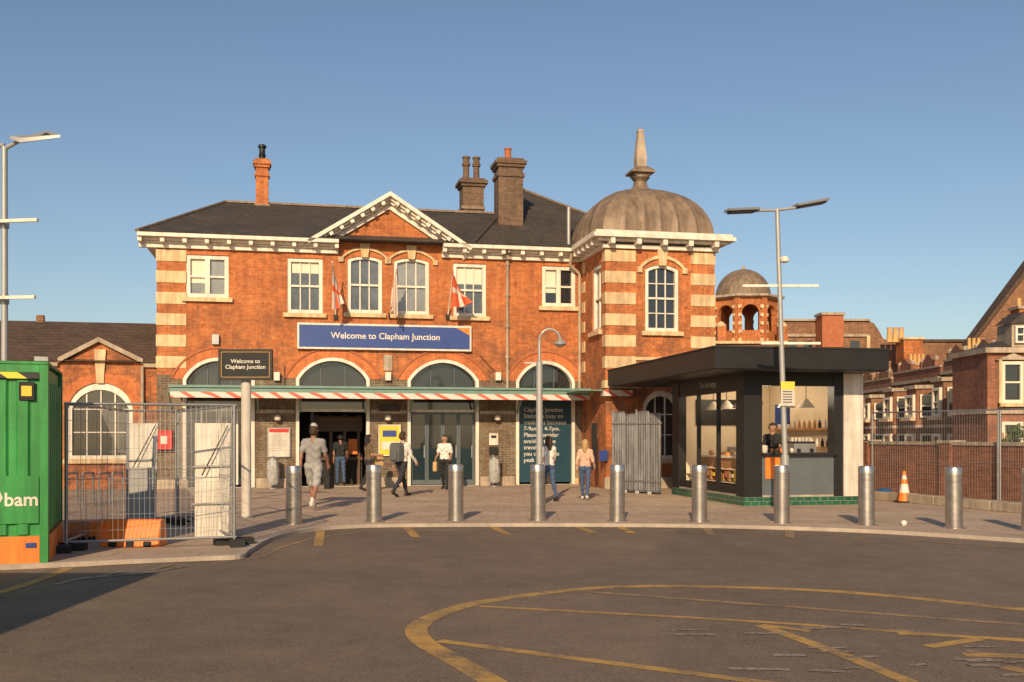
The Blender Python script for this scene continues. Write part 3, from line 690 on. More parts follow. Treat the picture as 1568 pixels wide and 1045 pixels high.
# ------------------------------------------------------------------ kiosk
K=empty('kiosk',(5.32,23.9,0),R(10.5)); mb=MB()
KW,KD=2.91,4.9
mb.box(-.04,KW+.02,-.04,KD,0,.2,'green_tile'); mb.box(0,KW,0,KD,.2,.24,'stone_grey')
mb.box(-.02,.42,-.02,.45,.2,3.06,'black_metal'); mb.box(-.02,.2,4.4,KD,.2,3.06,'black_metal'); mb.box(2.2,2.42,-.02,.3,.2,3.06,'black_metal')
mb.box(2.423,KW,-.06,.5,.2,3.06,'white_sheet'); mb.box(KW-.15,KW-.003,.5,KD,.2,3.0,'beige_wall'); mb.box(.2,KW-.16,KD-.15,KD-.01,.2,3.0,'beige_wall')
mb.box(.42,2.2,0,.2,2.76,3.06,'black_metal'); mb.box(0,.18,.45,4.4,2.66,3.06,'black_metal')
mb.box(.42,2.2,.0,.12,.24,1.16,'door_grey'); mb.box(.40,2.22,-.14,.55,1.16,1.21,'black_metal')
mb.box(-1.15,2.95,-1.1,7.4,3.07,3.55,'black_metal'); mb.box(-1.12,2.92,-1.07,7.3,3.05,3.068,'black_metal')
mb.box(-1.17,2.97,-1.12,7.42,3.52,3.56,'dark')
for a in(.2,1.55): mb.box(a-.004,a+.004,-1.104,-1.099,3.08,3.51,'dark')
mb.box(.01,.16,.45,4.4,.24,.42,'black_metal')
for b_ in(1.75,3.1): mb.box(.02,.12,b_-.03,b_+.03,.42,2.66,'black_metal')
mb.box(.5,.9,.6,4.2,.24,1.05,'wood'); mb.box(.45,.95,.6,4.2,1.05,1.1,'cream_paint')
for i in range(26):
    yy=.7+i*.13; h=.06+random.random()*.08; mb.lathe(.6+random.random()*.2,yy,[(.03,1.1),(.055,1.1+h*.3),(.05,1.1+h*.8),(.01,1.1+h)],random.choice(['pastry','pastry','orange_paint','white_sheet']),8)
for i in range(18):
    mb.box(.2+.0,.34,.6+i*.2,.72+i*.2,.5+(i%2)*.1,.68+(i%3)*.07,random.choice(['pastry','yellow_paint','terracotta','white_sheet','wood']))
for z in(.48,.8): mb.box(.18,.46,.5,4.3,z-.02,z,'cream_paint')
mb.box(.6,1.9,KD-.2,KD-.16,1.9,2.6,'black_metal'); mb.box(1.5,2.4,KD-.4,KD-.2,.9,1.3,'galv'); 
mb.box(2.55,2.72,1.0,4.3,1.75,1.8,'wood'); mb.box(2.55,2.72,1.0,4.3,1.3,1.34,'wood'); mb.box(2.3,2.73,.8,4.3,.24,1.0,'door_grey'); mb.box(2.28,2.74,.8,4.3,1.0,1.04,'cream_paint')
for i in range(22):
    z=1.8 if i%2 else 1.34; y_=1.1+i*.14; mb.lathe(2.62,y_,[(.04,z),(.04,z+.12),(.02,z+.16),(.02,z+.2)],random.choice(['white_sheet','pastry','wood','black_metal','teal']),10)
mb.box(1.55,2.12,.7,1.1,1.0,1.42,'galv'); mb.box(1.57,2.10,.72,1.08,1.422,1.47,'black_metal'); mb.box(1.3,2.15,.6,1.2,.24,1.0,'door_grey')
for i in range(6): mb.lathe(1.6+i*.09,.9,[(.03,1.47),(.04,1.57),(.042,1.57)],'white_sheet',10)
mb.box(1.62,1.7,.66,.7,1.1,1.3,'black_metal'); mb.box(1.95,2.03,.66,.7,1.1,1.3,'black_metal')
mb.lathe(.62,.3,[(.06,1.21),(.08,1.3),(.07,1.38)],'white_sheet',12)
for (a,m_) in((.80,'pastry'),(.92,'pastry'),(1.04,'orange_paint'),(1.3,'white_sheet')): mb.lathe(a,.3,[(.03,1.21),(.05,1.25),(.04,1.30),(.01,1.32)],m_,10)
mb.box(.50,.86,-.02,-.005,.62,1.12,'orange_plastic')
for (a,b_) in((.5,1.4),(.5,2.3),(.5,3.2),(1.4,.8),(1.9,.8)):
    mb.lathe(a,b_,[(.22,2.28),(.05,2.48),(.02,2.5)],'white_paint',18); mb.cyl((a,b_,2.5),(a,b_,3.0),.01,.01,'black_metal',6)
mb.box(.19,2.75,.4,4.7,3.003,3.045,'beige_wall')
mb.box(1.9,2.3,2.5,2.54,1.9,2.4,'blue_sign')
mb.obj('structure',K,bevel=.004)
text('The Exchange',K,'side_lettering',1.15,-.006,2.3,2.86,'white_sheet','x'); text('coffee',K,'menu_lettering',.7,2.2,KD-.17,2.55,'black_metal',bold=.02)
for i,(a,b_) in enumerate(((1.2,1.6),(1.4,3.4))):
    ld=bpy.data.lights.new('ceiling_lamp','POINT'); ld.energy=42; ld.color=(1,.82,.58); ld.shadow_soft_size=.15; lo=bpy.data.objects.new('ceiling_lamp_%d'%i,ld); sc.collection.objects.link(lo); lo.parent=K; lo.location=(a,b_,2.75)
# ------------------------------------------------------------------ metal hoarding left of kiosk
H=empty('metal_hoarding',(0,0,0)); mb=MB()
pts=[Vector((*G(938,753),0)),Vector((*G(1012,758),0))]
d=(pts[1]-pts[0]); n=4
for i in range(n):
    a=pts[0]+d*(i/n);b_=pts[0]+d*((i+.985)/n); zt=2.25-.07*(i%2)
    mb.beam(a+Vector((0,0,zt/2+.05)),b_+Vector((0,0,zt/2+.05)),.03,zt,'hoarding')
    for k in range(5):
        m_=a+(b_-a)*((k+.5)/5); mb.beam(m_+Vector((0,-.025,.1)),m_+Vector((0,-.025,zt)),.05,.03,'hoarding',up=(0,1,0))
    mb.box(a.x-.05,a.x+.05,a.y-.25,a.y+.1,0,.08,'galv'); mb.cyl(a+Vector((0,-.04,0)),a+Vector((0,-.04,zt+.1)),.02,.02,'galv',8)
for z in(.35,1.95): mb.beam(pts[0]+Vector((0,-.05,z)),pts[1]+Vector((0,-.05,z)),.04,.05,'galv')
mb.obj('panels',H)
# ------------------------------------------------------------------ container
CXc,CYc=A(74,0,13.2)[0],13.2
C=empty('shipping_container',(CXc,CYc,0),R(19.3)); mb=MB()
x1=0; x0=-4.5; y0=0;y1=2.4; zt=2.5
mb.box(x0+.05,x1-.05,y0+.05,y1-.05,.0,zt-.02,'green_paint')
x=x0+.12
while x<x1-.25:
    mb.plate([[(x,y0+.05),(x+.03,y0+.02),(x+.14,y0+.02),(x+.17,y0+.05)]],.36,zt-.2,'green_paint','z'); x+=.25
y=y0+.15
while y<y1-.3:
    mb.plate([[(x1-.05,y),(x1-.005,y+.05),(x1-.005,y+.15),(x1-.05,y+.2)]],.38,zt-.2,'green_paint','z'); y+=.30
for a in(x0,x1-.1):
    for q in(y0,y1-.1): mb.box(a,a+.1,q-.01,q+.1,0,zt,'green_paint')
mb.box(x0+.1,x1-.1,y0-.012,y0+.06,.0,.34,'orange_paint'); mb.box(x0+.1,x1-.1,y0-.015,y0+.06,zt-.18,zt-.10,'hazard'); mb.box(x0+.1,x1-.1,y0-.01,y0+.08,zt-.1,zt,'green_paint')
mb.box(x1-.06,x1+.012,y0+.1,y1-.1,0,.34,'orange_paint'); mb.box(x0,x1,y0-.02,y1,zt+.003,zt+.04,'green_paint')
for a in(x0+.0,x1-.16): mb.box(a,a+.16,y0-.03,y0+.1,zt+.042,zt+.10,'galv')
mb.box(x1-.34,x1-.16,y0-.005,y0+.02,zt-.45,zt-.22,'dark'); mb.box(x1-.31,x1-.19,y0-.01,y0-.004,zt-.40,zt-.27,'yellow_paint')
mb.box(x1-.26,x1-.14,y0-.03,y0-.013,.2,.26,'blue_sign')
mb.box(x1-.9,x1-.11,y0+.005,y0+.02,.5,1.1,'green_paint')
mb.obj('body',C,bevel=.006)
zb_=A(0,765,13.1)[1]
text('bam',C,'lettering',.38,-.31,y0-.002,zb_,'white_paint',bold=.02)
mb=MB(); mb.plate([[(-.64,zb_+.02),(-.58,zb_-.09),(-.52,zb_+.02),(-.55,zb_+.10),(-.61,zb_+.10)]],y0-.003,y0+.004,'white_paint'); mb.obj('logo',C)
# ------------------------------------------------------------------ temporary fences
def fence(p,q,zt=2.05,z0=.08,feet=True,name='temporary_fence',wire='galv'):
    F=empty(name); mb=MB(); p=Vector((*p,0));q=Vector((*q,0)); d=q-p; L=d.length; d.normalize(); up=Vector((0,0,1))
    for a in(p+d*.03,q-d*.03): mb.cyl(a+up*.02,a+up*zt,.021,.021,'galv',10)
    for z in(z0+.05,zt): mb.cyl(p+up*z,q+up*z,.019,.019,'galv',8)
    mb.cyl(p+up*1.0,q+up*1.0,.006,.006,wire,5)
    n=int(L/.07)
    for i in range(1,n): a=p+d*(L*i/n); mb.cyl(a+up*(z0+.05),a+up*zt,.0028,.0028,wire,4)
    z=z0+.2
    while z<zt: mb.cyl(p+up*z,q+up*z,.0028,.0028,wire,4); z+=.22
    if feet:
        for a in(p,q): 
            s=Vector((-d.y,d.x,0)); mb.beam(a-s*.28+up*.05,a+s*.28+up*.05,.2,.10,'rubber')
    mb.obj('panel',F); return F
fence(G(98,845),G(362,836)); fence(G(358,834),G(272,800)); fence(G(100,843),G(196,806)); fence(G(192,806),G(272,803))
for (a,b_,yb,yt,m1,m2) in((293,350,826,648,'white_sheet','white_sheet'),(190,238,800,648,'white_sheet','grey_sheet')):
    B=empty('plastic_barrier_panel'); mb=MB(); Yb=G(0,yb)[1]; xa=A(a,0,Yb)[0];xb=A(b_,0,Yb)[0]; zt=A(0,yt,Yb+.1)[1]; zm=zt*.55
    mb.add([(xa+.06,Yb-.03,.0),(xb,Yb,.0),(xb-.02,Yb+.2,zt),(xa,Yb+.17,zt-.0),(xa+.06,Yb+.0,.0),(xb,Yb+.03,.0),(xb-.02,Yb+.23,zt),(xa,Yb+.2,zt)],[(0,1,2,3),(7,6,5,4),(0,4,5,1),(1,5,6,2),(2,6,7,3),(3,7,4,0)],m1)
    for k in(.3,.62): mb.beam((xa-.0,Yb+.17*k-.045,zt*k),(xb,Yb+.2*k-.045,zt*k+.02),.02,.03,'grey_sheet')
    mb.beam((xa+.3*(xb-xa),Yb-.03,zt*.55),(xb-.04,Yb+.12,zt*.98),.012,.02,'black_metal')
    if m2!=m1: mb.box(xa+.07,xb-.02,Yb-.04,Yb-.005,.02,zm,m2)
    mb.obj('panel',B,bevel=.01)
def obar(a,b_,yb,yt):
    B=empty('plastic_safety_barrier'); mb=MB(); Yb=G(0,yb)[1]; xa=A(a,0,Yb)[0];xb=A(b_,0,Yb)[0]; zt=A(0,yt,Yb)[1]
    mb.plate([[(Yb,0),(Yb+.4,0),(Yb+.36,zt*.5),(Yb+.28,zt),(Yb+.12,zt),(Yb+.04,zt*.5)]],xa,xb,'orange_plastic','x')
    for t in(.2,.5,.8): x=xa+(xb-xa)*t; mb.box(x-.06,x+.06,Yb-.01,Yb+.41,0,.08,'dark')
    mb.box(xa,xa+.03,Yb-.02,Yb+.3,0,zt*.9,'orange_plastic'); mb.obj('barrier',B,bevel=.02)
obar(154,243,838,797); obar(100,150,830,800)
BR=empty('bicycle_rack'); mb=MB()
for px_ in(110,135,160,180):
    x,y=G(px_,775); 
    for s in(-.3,.3): mb.cyl((x,y+s,0),(x,y+s,.75),.025,.025,'galv',8)
    mb.cyl((x,y-.3,.75),(x,y+.3,.75),.025,.025,'galv',8)
mb.obj('hoops',BR)
for px_ in(418,757):
    u,z=S(px_,745,-.45); B=empty('litter_bin',(OX,OY,0),YAW); mb=MB(); v=-.45
    mb.lathe(u,v,[(.13,.12),(.17,.2),(.19,.5),(.17,.78),(.16,.88)],'clear_bag',18,rf=lambda i,t,j:1+.08*math.sin(i*2.4+j))
    mb.cyl((u,v,.88),(u,v,.93),.17,.17,'galv',18); mb.cyl((u,v+.2,0),(u,v+.2,1.0),.025,.025,'galv',8); mb.cyl((u,v,0),(u,v,.03),.2,.2,'galv',16); mb.obj('bag_and_ring',B)
# ------------------------------------------------------------------ right boundary
Wl=empty('brick_wall'); mb=MB()
a=Vector(G(1318,757)); b_=Vector(G(1760,795)); d=(b_-a).normalized(); L=(b_-a).length
Wl.location=(a.x,a.y,0); Wl.rotation_euler=(0,0,math.atan2(d.y,d.x))
mb.box(0,L,0,.25,0,1.38,'red_wall_brick'); mb.box(-.03,L+.03,-.04,.29,1.38,1.46,'stone_grey')
x=0
while x<L: mb.box(x,x+.4,-.08,.33,0,1.42,'red_wall_brick'); mb.box(x-.03,x+.43,-.11,.36,1.42,1.5,'stone_grey'); x+=3.2
mb.obj('wall',Wl)
Lw=empty('low_stone_edging'); mb=MB(); a=Vector(G(1322,764));b_=Vector(G(1700,800)); d=(b_-a).normalized(); L=(b_-a).length; Lw.location=(a.x,a.y,0); Lw.rotation_euler=(0,0,math.atan2(d.y,d.x))
x=0
while x<L: mb.box(x,x+.88,0,.3,0,.20+.02*random.random(),'stone_grey'); x+=.9
mb.obj('blocks',Lw,bevel=.015)
a=G(1330,762);b_=G(1530,776); fence((a[0],a[1]-.2),(b_[0],b_[1]),2.2,feet=False)
b2=G(1720,792); fence((b_[0],b_[1]),b2,2.2,feet=False)
x,y=G(1374,768); TC=empty('traffic_cone',(x,y-.45,0)); mb=MB()
mb.box(-.2,.2,-.2,.2,0,.04,'rubber'); mb.lathe(0,0,[(.15,.04),(.12,.24)],'orange_plastic',20); mb.lathe(0,0,[(.121,.24),(.085,.45)],'white_paint',20); mb.lathe(0,0,[(.084,.45),(.065,.56)],'orange_plastic',20);mb.lathe(0,0,[(.066,.56),(.05,.65)],'white_paint',20);mb.lathe(0,0,[(.049,.65),(.03,.75),(.02,.76)],'orange_plastic',20)
mb.obj('cone',TC)
x,y=G(1350,764); TB=empty('tarpaulin_bundle',(x,y-.2,0)); mb=MB(); pm('blue_tarp',(.025,.10,.24),.5,.2,6,bump=.3)
mb.lathe(0,0,[(.22,0),(.25,.08),(.20,.18),(.12,.26),(.04,.28)],'blue_tarp',20,rf=lambda i,t,j:1+.18*math.sin(i*1.9+j*1.3)); mb.obj('bundle',TB)
x,y=G(1384,805); Bl=MB(); Bl.lathe(0,0,[(.03,0),(.05,.025),(.056,.05),(.045,.075),(.02,.095)],'white_paint',16,rf=lambda i,t,j:1+.08*math.sin(i*2+j)); o=Bl.obj('crumpled_paper_cup'); o.location=(x,y,0)
sh=MB()
cx,cy=14.2,29.5
for i in range(700):
    r=random.random()**.5; t=random.random()*6.28; h=random.random()
    p=Vector((cx+r*.55*math.cos(t)*(1-.5*h)+.15*math.sin(h*9),cy+r*.5*math.sin(t),1.0+h*1.0*(1-.35*r)))
    a=Vector((random.uniform(-1,1),random.uniform(-1,1),random.uniform(-.6,1))).normalized()*.06; b_=a.orthogonal().normalized()*.03
    sh.add([p-a,p+b_,p+a,p-b_],[(0,1,2,3)],'leaf')
for i in range(6): sh.cyl((cx+random.uniform(-.2,.2),cy,0),(cx+random.uniform(-.4,.4),cy+random.uniform(-.3,.3),1.7),.025,.01,'wood',6)
sh.obj('shrub')
# ------------------------------------------------------------------ terraced houses on the right
def house(y0,y1,X,h,roofh,nb,mat='brown_brick'):
    HH=empty('terraced_house'); mb=MB(); st='stone_grey'
    mb.box(X,X+8,y0,y1,-.12,h,mat); mb.box(X-.18,X+8.1,y0-.05,y1-.02,h,h+.14,st); mb.box(X-.02,X+.3,y0,y1-.02,h+.14,h+.55,mat); mb.box(X-.08,X+.36,y0-.02,y1-.04,h+.55,h+.63,st)
    mb.add([(X+.3,y0,h+.2),(X+8,y0,h+.2),(X+8,y1,h+.2),(X+.3,y1,h+.2),(X+4,y0,h+.2+roofh),(X+4,y1,h+.2+roofh)],[(0,3,5,4),(1,4,5,2),(0,4,1),(2,5,3)],'slate')
    w=(y1-y0)/nb
    for i in range(nb):
        c=y0+w*(i+.5)
        b0,b1=c-w*.34,c+w*.34
        mb.plate([[(X,b0),(X-.75,b0+.35),(X-.75,b1-.35),(X,b1)]],-.12,h-.35,mat,'z'); mb.plate([[(X,b0-.1),(X-.85,b0+.3),(X-.85,b1-.3),(X,b1+.1)]],h-.35,h-.19,st,'z'); mb.plate([[(X,b0-.06),(X-.82,b0+.3),(X-.82,b1-.3),(X,b1+.06)]],1.95,2.08,st,'z')
        for z0,z1 in((.3,1.7),(2.4,h-.6)):
            sash(mb,b0+.45,b1-.45,z0,z1,X-.905,'x',sill=True,fw=.12,cols=1,paint='cream_paint',gl='glass_dark')
            p=Vector((X,b0,0));q=Vector((X-.75,b0+.35,0)); dd=(q-p).normalized()
            mid=(p+q)/2
            ang=math.atan2((-dd).y,(-dd).x); mb.T=Matrix.Translation(mid)@Matrix.Rotation(ang,4,'Z'); sash(mb,-.26,.26,z0,z1,-.16,sill=False,fw=.07,cols=1,paint='cream_paint',gl='glass_dark'); mb.T=Matrix.Identity(4)
        yy=y0+w*(i+1)-.3
        if w>2.2: sash(mb,yy-.3,yy+.2,2.6,h-.7,X-.15,'x',fw=.09,cols=1,paint='cream_paint',gl='glass_dark')
        mb.plate([[(c-.7,h+.63),(c+.7,h+.63),(c+.5,h+.95),(c,h+1.2),(c-.5,h+.95)]],X-.03,X+.2,mat,'x')
        for q_2 in(c-.75,c+.75): mb.box(X-.06,X+.16,q_2-.11,q_2+.11,h+.63,h+.9,mat); mb.lathe(X+.05,q_2,[(.1,h+.9),(.12,h+.98),(.03,h+1.08)],st,8)
    mb.box(X+3.2,X+4.2,y1-.7,y1-.1,h,h+roofh+.8,'orange_brick'); mb.box(X+3.1,X+4.3,y1-.8,y1-.05,h+roofh+.8,h+roofh+.92,st)
    for k in range(4): mb.lathe(X+3.4+k*.22,y1-.4,[(.09,h+roofh+.92),(.08,h+roofh+1.4),(.1,h+roofh+1.45)],'yellow_pot',10)
    mb.obj('house_parts',HH); return HH
house(39.5,44.5,18.4,4.2,.9,2); house(44.55,50,18.3,4.0,.8,2,'red_wall_brick'); house(50.05,57,18.2,3.8,.8,3); 
HC=empty('corner_house'); mb=MB(); Y=36.5
xl,_=A(1512,0,Y); 
mb.box(xl,xl+9,Y,Y+2.9,-.12,4.5,'red_wall_brick'); mb.box(xl-.15,xl+9.1,Y-.2,Y+2.95,4.5,4.68,'stone_grey'); mb.box(xl-.1,xl+9.1,Y-.12,Y+2.92,2.38,2.52,'stone_grey')
mb.add([(xl,Y,4.68),(xl+9,Y,4.68),(xl+9,Y+2.9,4.68),(xl,Y+2.9,4.68),(xl+1.5,Y+1.4,5.2),(xl+9,Y+1.4,5.2)],[(0,1,5,4),(1,2,5),(2,3,4,5),(3,0,4)],'slate')
for i in range(5):
    a=xl+.45+i*1.5; sash(mb,a,a+.75,2.75,4.2,Y-.16,fw=.11,cols=1,paint='cream_paint',gl='glass_dark'); sash(mb,a,a+.75,.6,2.1,Y-.16,fw=.11,cols=1,paint='cream_paint',gl='glass_dark')
    mb.plate([[(a-.2,4.25),(a+.95,4.25),(a+.37,4.48)]],Y-.2,Y+.01,'stone_grey')
    for q in(a-.12,a+.76): mb.box(q,q+.11,Y-.18,Y+.02,2.6,4.25,'stone')
mb.box(xl+.9,xl+1.7,Y+.1,Y+1.2,4.68,5.55,'stone_grey'); sash(mb,xl+.98,xl+1.62,4.85,5.45,Y-.045,fw=.07,cols=2,sill=False,gl='glass_dark'); mb.add([(xl+.8,Y-.02,5.55),(xl+1.8,Y-.02,5.55),(xl+1.3,Y-.02,5.95),(xl+1.3,Y+1.3,5.95),(xl+.8,Y+1.3,5.55),(xl+1.8,Y+1.3,5.55)],[(0,1,2),(0,2,3,4),(1,5,3,2)],'slate')
mb.obj('house_parts',HC)
GH=empty('gabled_hall'); mb=MB(); Y=56
def q_(a,b_): return A(a,b_,Y)
pk2=q_(1640,325); l=q_(1486,530); r=q_(1800,530)
mb.plate([[(l[0],-.1),(r[0],-.1),(r[0],l[1]),pk2,(l[0],l[1])]],Y,Y+.4,'brown_brick')
mb.add([(l[0]-.3,Y-.3,l[1]-.3),(pk2[0],Y-.3,pk2[1]+.25),(pk2[0],Y+1.2,pk2[1]+.25),(l[0]-.3,Y+1.2,l[1]-.3),(r[0]+.3,Y-.3,l[1]-.3),(r[0]+.3,Y+1.2,l[1]-.3)],[(0,1,2,3),(1,4,5,2)],'tile_brown')
for s,e in((l,1),(r,-1)): mb.plate([[(s[0]-.3*e,s[1]-.3),(pk2[0],pk2[1]),(pk2[0],pk2[1]+.3),(s[0]-.3*e,s[1])]],Y-.35,Y-.002*e,'tile_brown')
mb.box(l[0],r[0],Y+.4,Y+1.2,-.1,l[1]-.3,'brown_brick')
a=q_(1545,480); mb.box(a[0]-.4,a[0]+.4,Y-2,Y-1,3,a[1],'terracotta'); mb.box(a[0]-.5,a[0]+.5,Y-2.1,Y-.9,a[1],a[1]+.15,'stone_grey')
for k in(-.2,.2): mb.lathe(a[0]+k,Y-1.5,[(.13,a[1]+.15),(.1,a[1]+.6)],'yellow_pot',10)
mb.obj('hall_parts',GH)
DB=empty('domed_belvedere_building'); mb=MB(); Y=60
def bx(a,b_,t,bt,y0,y1,m): 
    x0,z1=A(a,t,Y);x1,z0=A(b_,bt,Y); mb.box(x0,x1,y0,y1,z0,z1,m)
bx(1200,1330,492,700,Y,Y+8,'brown_brick'); bx(1198,1332,489,492,Y-.15,Y+8.1,'stone_grey'); bx(1198,1330,512,516,Y-.12,Y-.003,'stone_grey')
bx(1095,1200,528,700,Y-.5,Y+8,'brown_brick'); bx(1092,1202,524,528,Y-.7,Y+8.1,'stone')
P=[A(1330,492,Y),A(1338,495,Y),A(1345,505,Y),A(1352,518,Y),A(1362,524,Y),A(1500,526,Y),A(1500,700,Y),A(1330,700,Y)]
mb.plate([P],Y,Y+6,'brown_brick'); bx(1360,1500,520,524,Y-.1,Y+6,'tile_brown')
bx(1325,1330,515,570,Y-.3,Y-.0,'stone')
for k in range(5):
    bx(1206+k*24,1220+k*24,522,545,Y-.05,Y-.001,'glass_dark'); bx(1204+k*24,1222+k*24,545,548,Y-.15,Y-.001,'stone')
bx(1248,1280,486,535,Y-1.4,Y-.2,'terracotta'); bx(1246,1282,483,487,Y-1.5,Y-.1,'stone_grey')
bx(1360,1388,526,560,Y-2.4,Y-1.2,'orange_brick'); bx(1358,1390,523,526,Y-2.5,Y-1.1,'stone')
for k in range(3): x,z=A(1364+k*9,524,Y-2); mb.lathe(x,Y-1.8,[(.17,z),(.13,z+.75),(.16,z+.82)],'yellow_pot',10)
x0,zb=A(1150,528,Y);  cxx,cyy=x0,Y+2; Ro=2.05; h0=zb; h1=A(0,463,Y+2)[1]
for k in range(8):
    mb.T=Matrix.Translation((cxx,cyy,0))@Matrix.Rotation(k*math.pi/4,4,'Z')
    ap_=Ro*math.cos(math.pi/8); hw=Ro*math.sin(math.pi/8)-.01
    mb.plate([rect(-hw,hw,h0,h1),arch(-hw+.28,hw-.28,h0+.85,h1-.75,.4,10)],-ap_,-ap_+.3,'orange_brick')
    for t in(-1,1): mb.box(t*hw-.14,t*hw+.14,-ap_-.12,-ap_+.1,h0,h1+.0,'orange_brick'); 
    for j in range(5): z=h0+.2+j*.48; mb.box(-hw,-hw+.24,-ap_-.13,-ap_-.05,z,z+.18,'stone');mb.box(hw-.24,hw,-ap_-.13,-ap_-.05,z,z+.18,'stone')
mb.T=Matrix.Identity(4)
mb.lathe(cxx,cyy,[(Ro+.1,h1),(Ro+.35,h1+.1),(Ro+.35,h1+.22),(Ro-.1,h1+.3)],'stone_grey',8,math.pi/8)
zt=A(0,413,Y+2)[1]; pr=[]
for j in range(11):
    t=j/10*math.pi/2; pr.append((max(1.6*math.cos(t),.12),h1+.3+(zt-h1-.3)*math.sin(t)))
mb.lathe(cxx,cyy,pr,'lead',48,0,lambda i,t,j:1.03 if i%6==0 else 1)
mb.cyl((cxx,cyy,zt),(cxx,cyy,zt+.25),.12,.05,'stone_grey',10); mb.lathe(cxx,cyy,[(Ro-.3,h0),(Ro-.3,h0+.8)],'brown_brick',8,math.pi/8)
for k in(-1,1): mb.box(cxx+k*1.75-.25,cxx+k*1.75+.25,Y-.4,Y+.1,h0-.2,h0+1.0,'orange_brick'); mb.lathe(cxx+k*1.75,Y-.15,[(.3,h0+1.0),(.3,h0+1.1),(.1,h0+1.3)],'stone',12)
for k in range(4): bx(1100+k*24,1112+k*24,540,556,Y-.55,Y-.501,'glass_dark'); bx(1098+k*24,1114+k*24,556,559,Y-.65,Y-.501,'stone')
mb.obj('building_parts',DB)

# ------------------------------------------------------------------ parked van, throws the shadow on the left
V=empty('parked_van'); mb=MB()
mb.plate([[(0.2,.35),(6.1,.35),(6.1,3.05),(1.6,3.05),(.7,2.0),(.2,1.6)]],-7.6,-5.2,'white_paint','x')
for y_ in(1.2,4.8):
    for x in(-7.5,-5.3): mb.cyl((x-.1,y_,.29),(x+.1,y_,.29),.35,.35,'rubber',20)
mb.box(-7.3,-5.6,.5,1.15,1.55,1.9,'glass_dark'); mb.box(-7.4,-5.4,6.1,6.15,.5,.8,'black_metal'); mb.obj('body_and_wheels',V,bevel=.03)

# ------------------------------------------------------------------ people
SKIN=dict(a=(.42,.22,.14),b=(.30,.15,.09),c=(.10,.05,.03))
def cmat(name,col,rough=.8): 
    if name not in MATS: pm(name,col,rough,.15,9,bump=.15)
    return name
for k,v in SKIN.items(): cmat('skin_'+k,v,.55)
cmat('eye_white',(.7,.7,.68),.3); cmat('lips',(.35,.12,.10),.5)
def sph_pts(c,r,n=10,m_=7):
    out=[]
    for j in range(m_+1):
        ph=math.pi*j/m_
        for i in range(n): t=2*math.pi*i/n; out.append((c[0]+r*math.sin(ph)*math.cos(t),c[1]+r*math.sin(ph)*math.sin(t),c[2]+r*math.cos(ph)))
    return out
def capsule(bm,p0,p1,r0,r1):
    vs=[bm.verts.new(p) for p in sph_pts(p0,r0)+sph_pts(p1,r1)]
    res=bmesh.ops.convex_hull(bm,input=vs)
    bmesh.ops.delete(bm,geom=[g for g in res['geom_interior'] if isinstance(g,bmesh.types.BMVert)],context='VERTS')
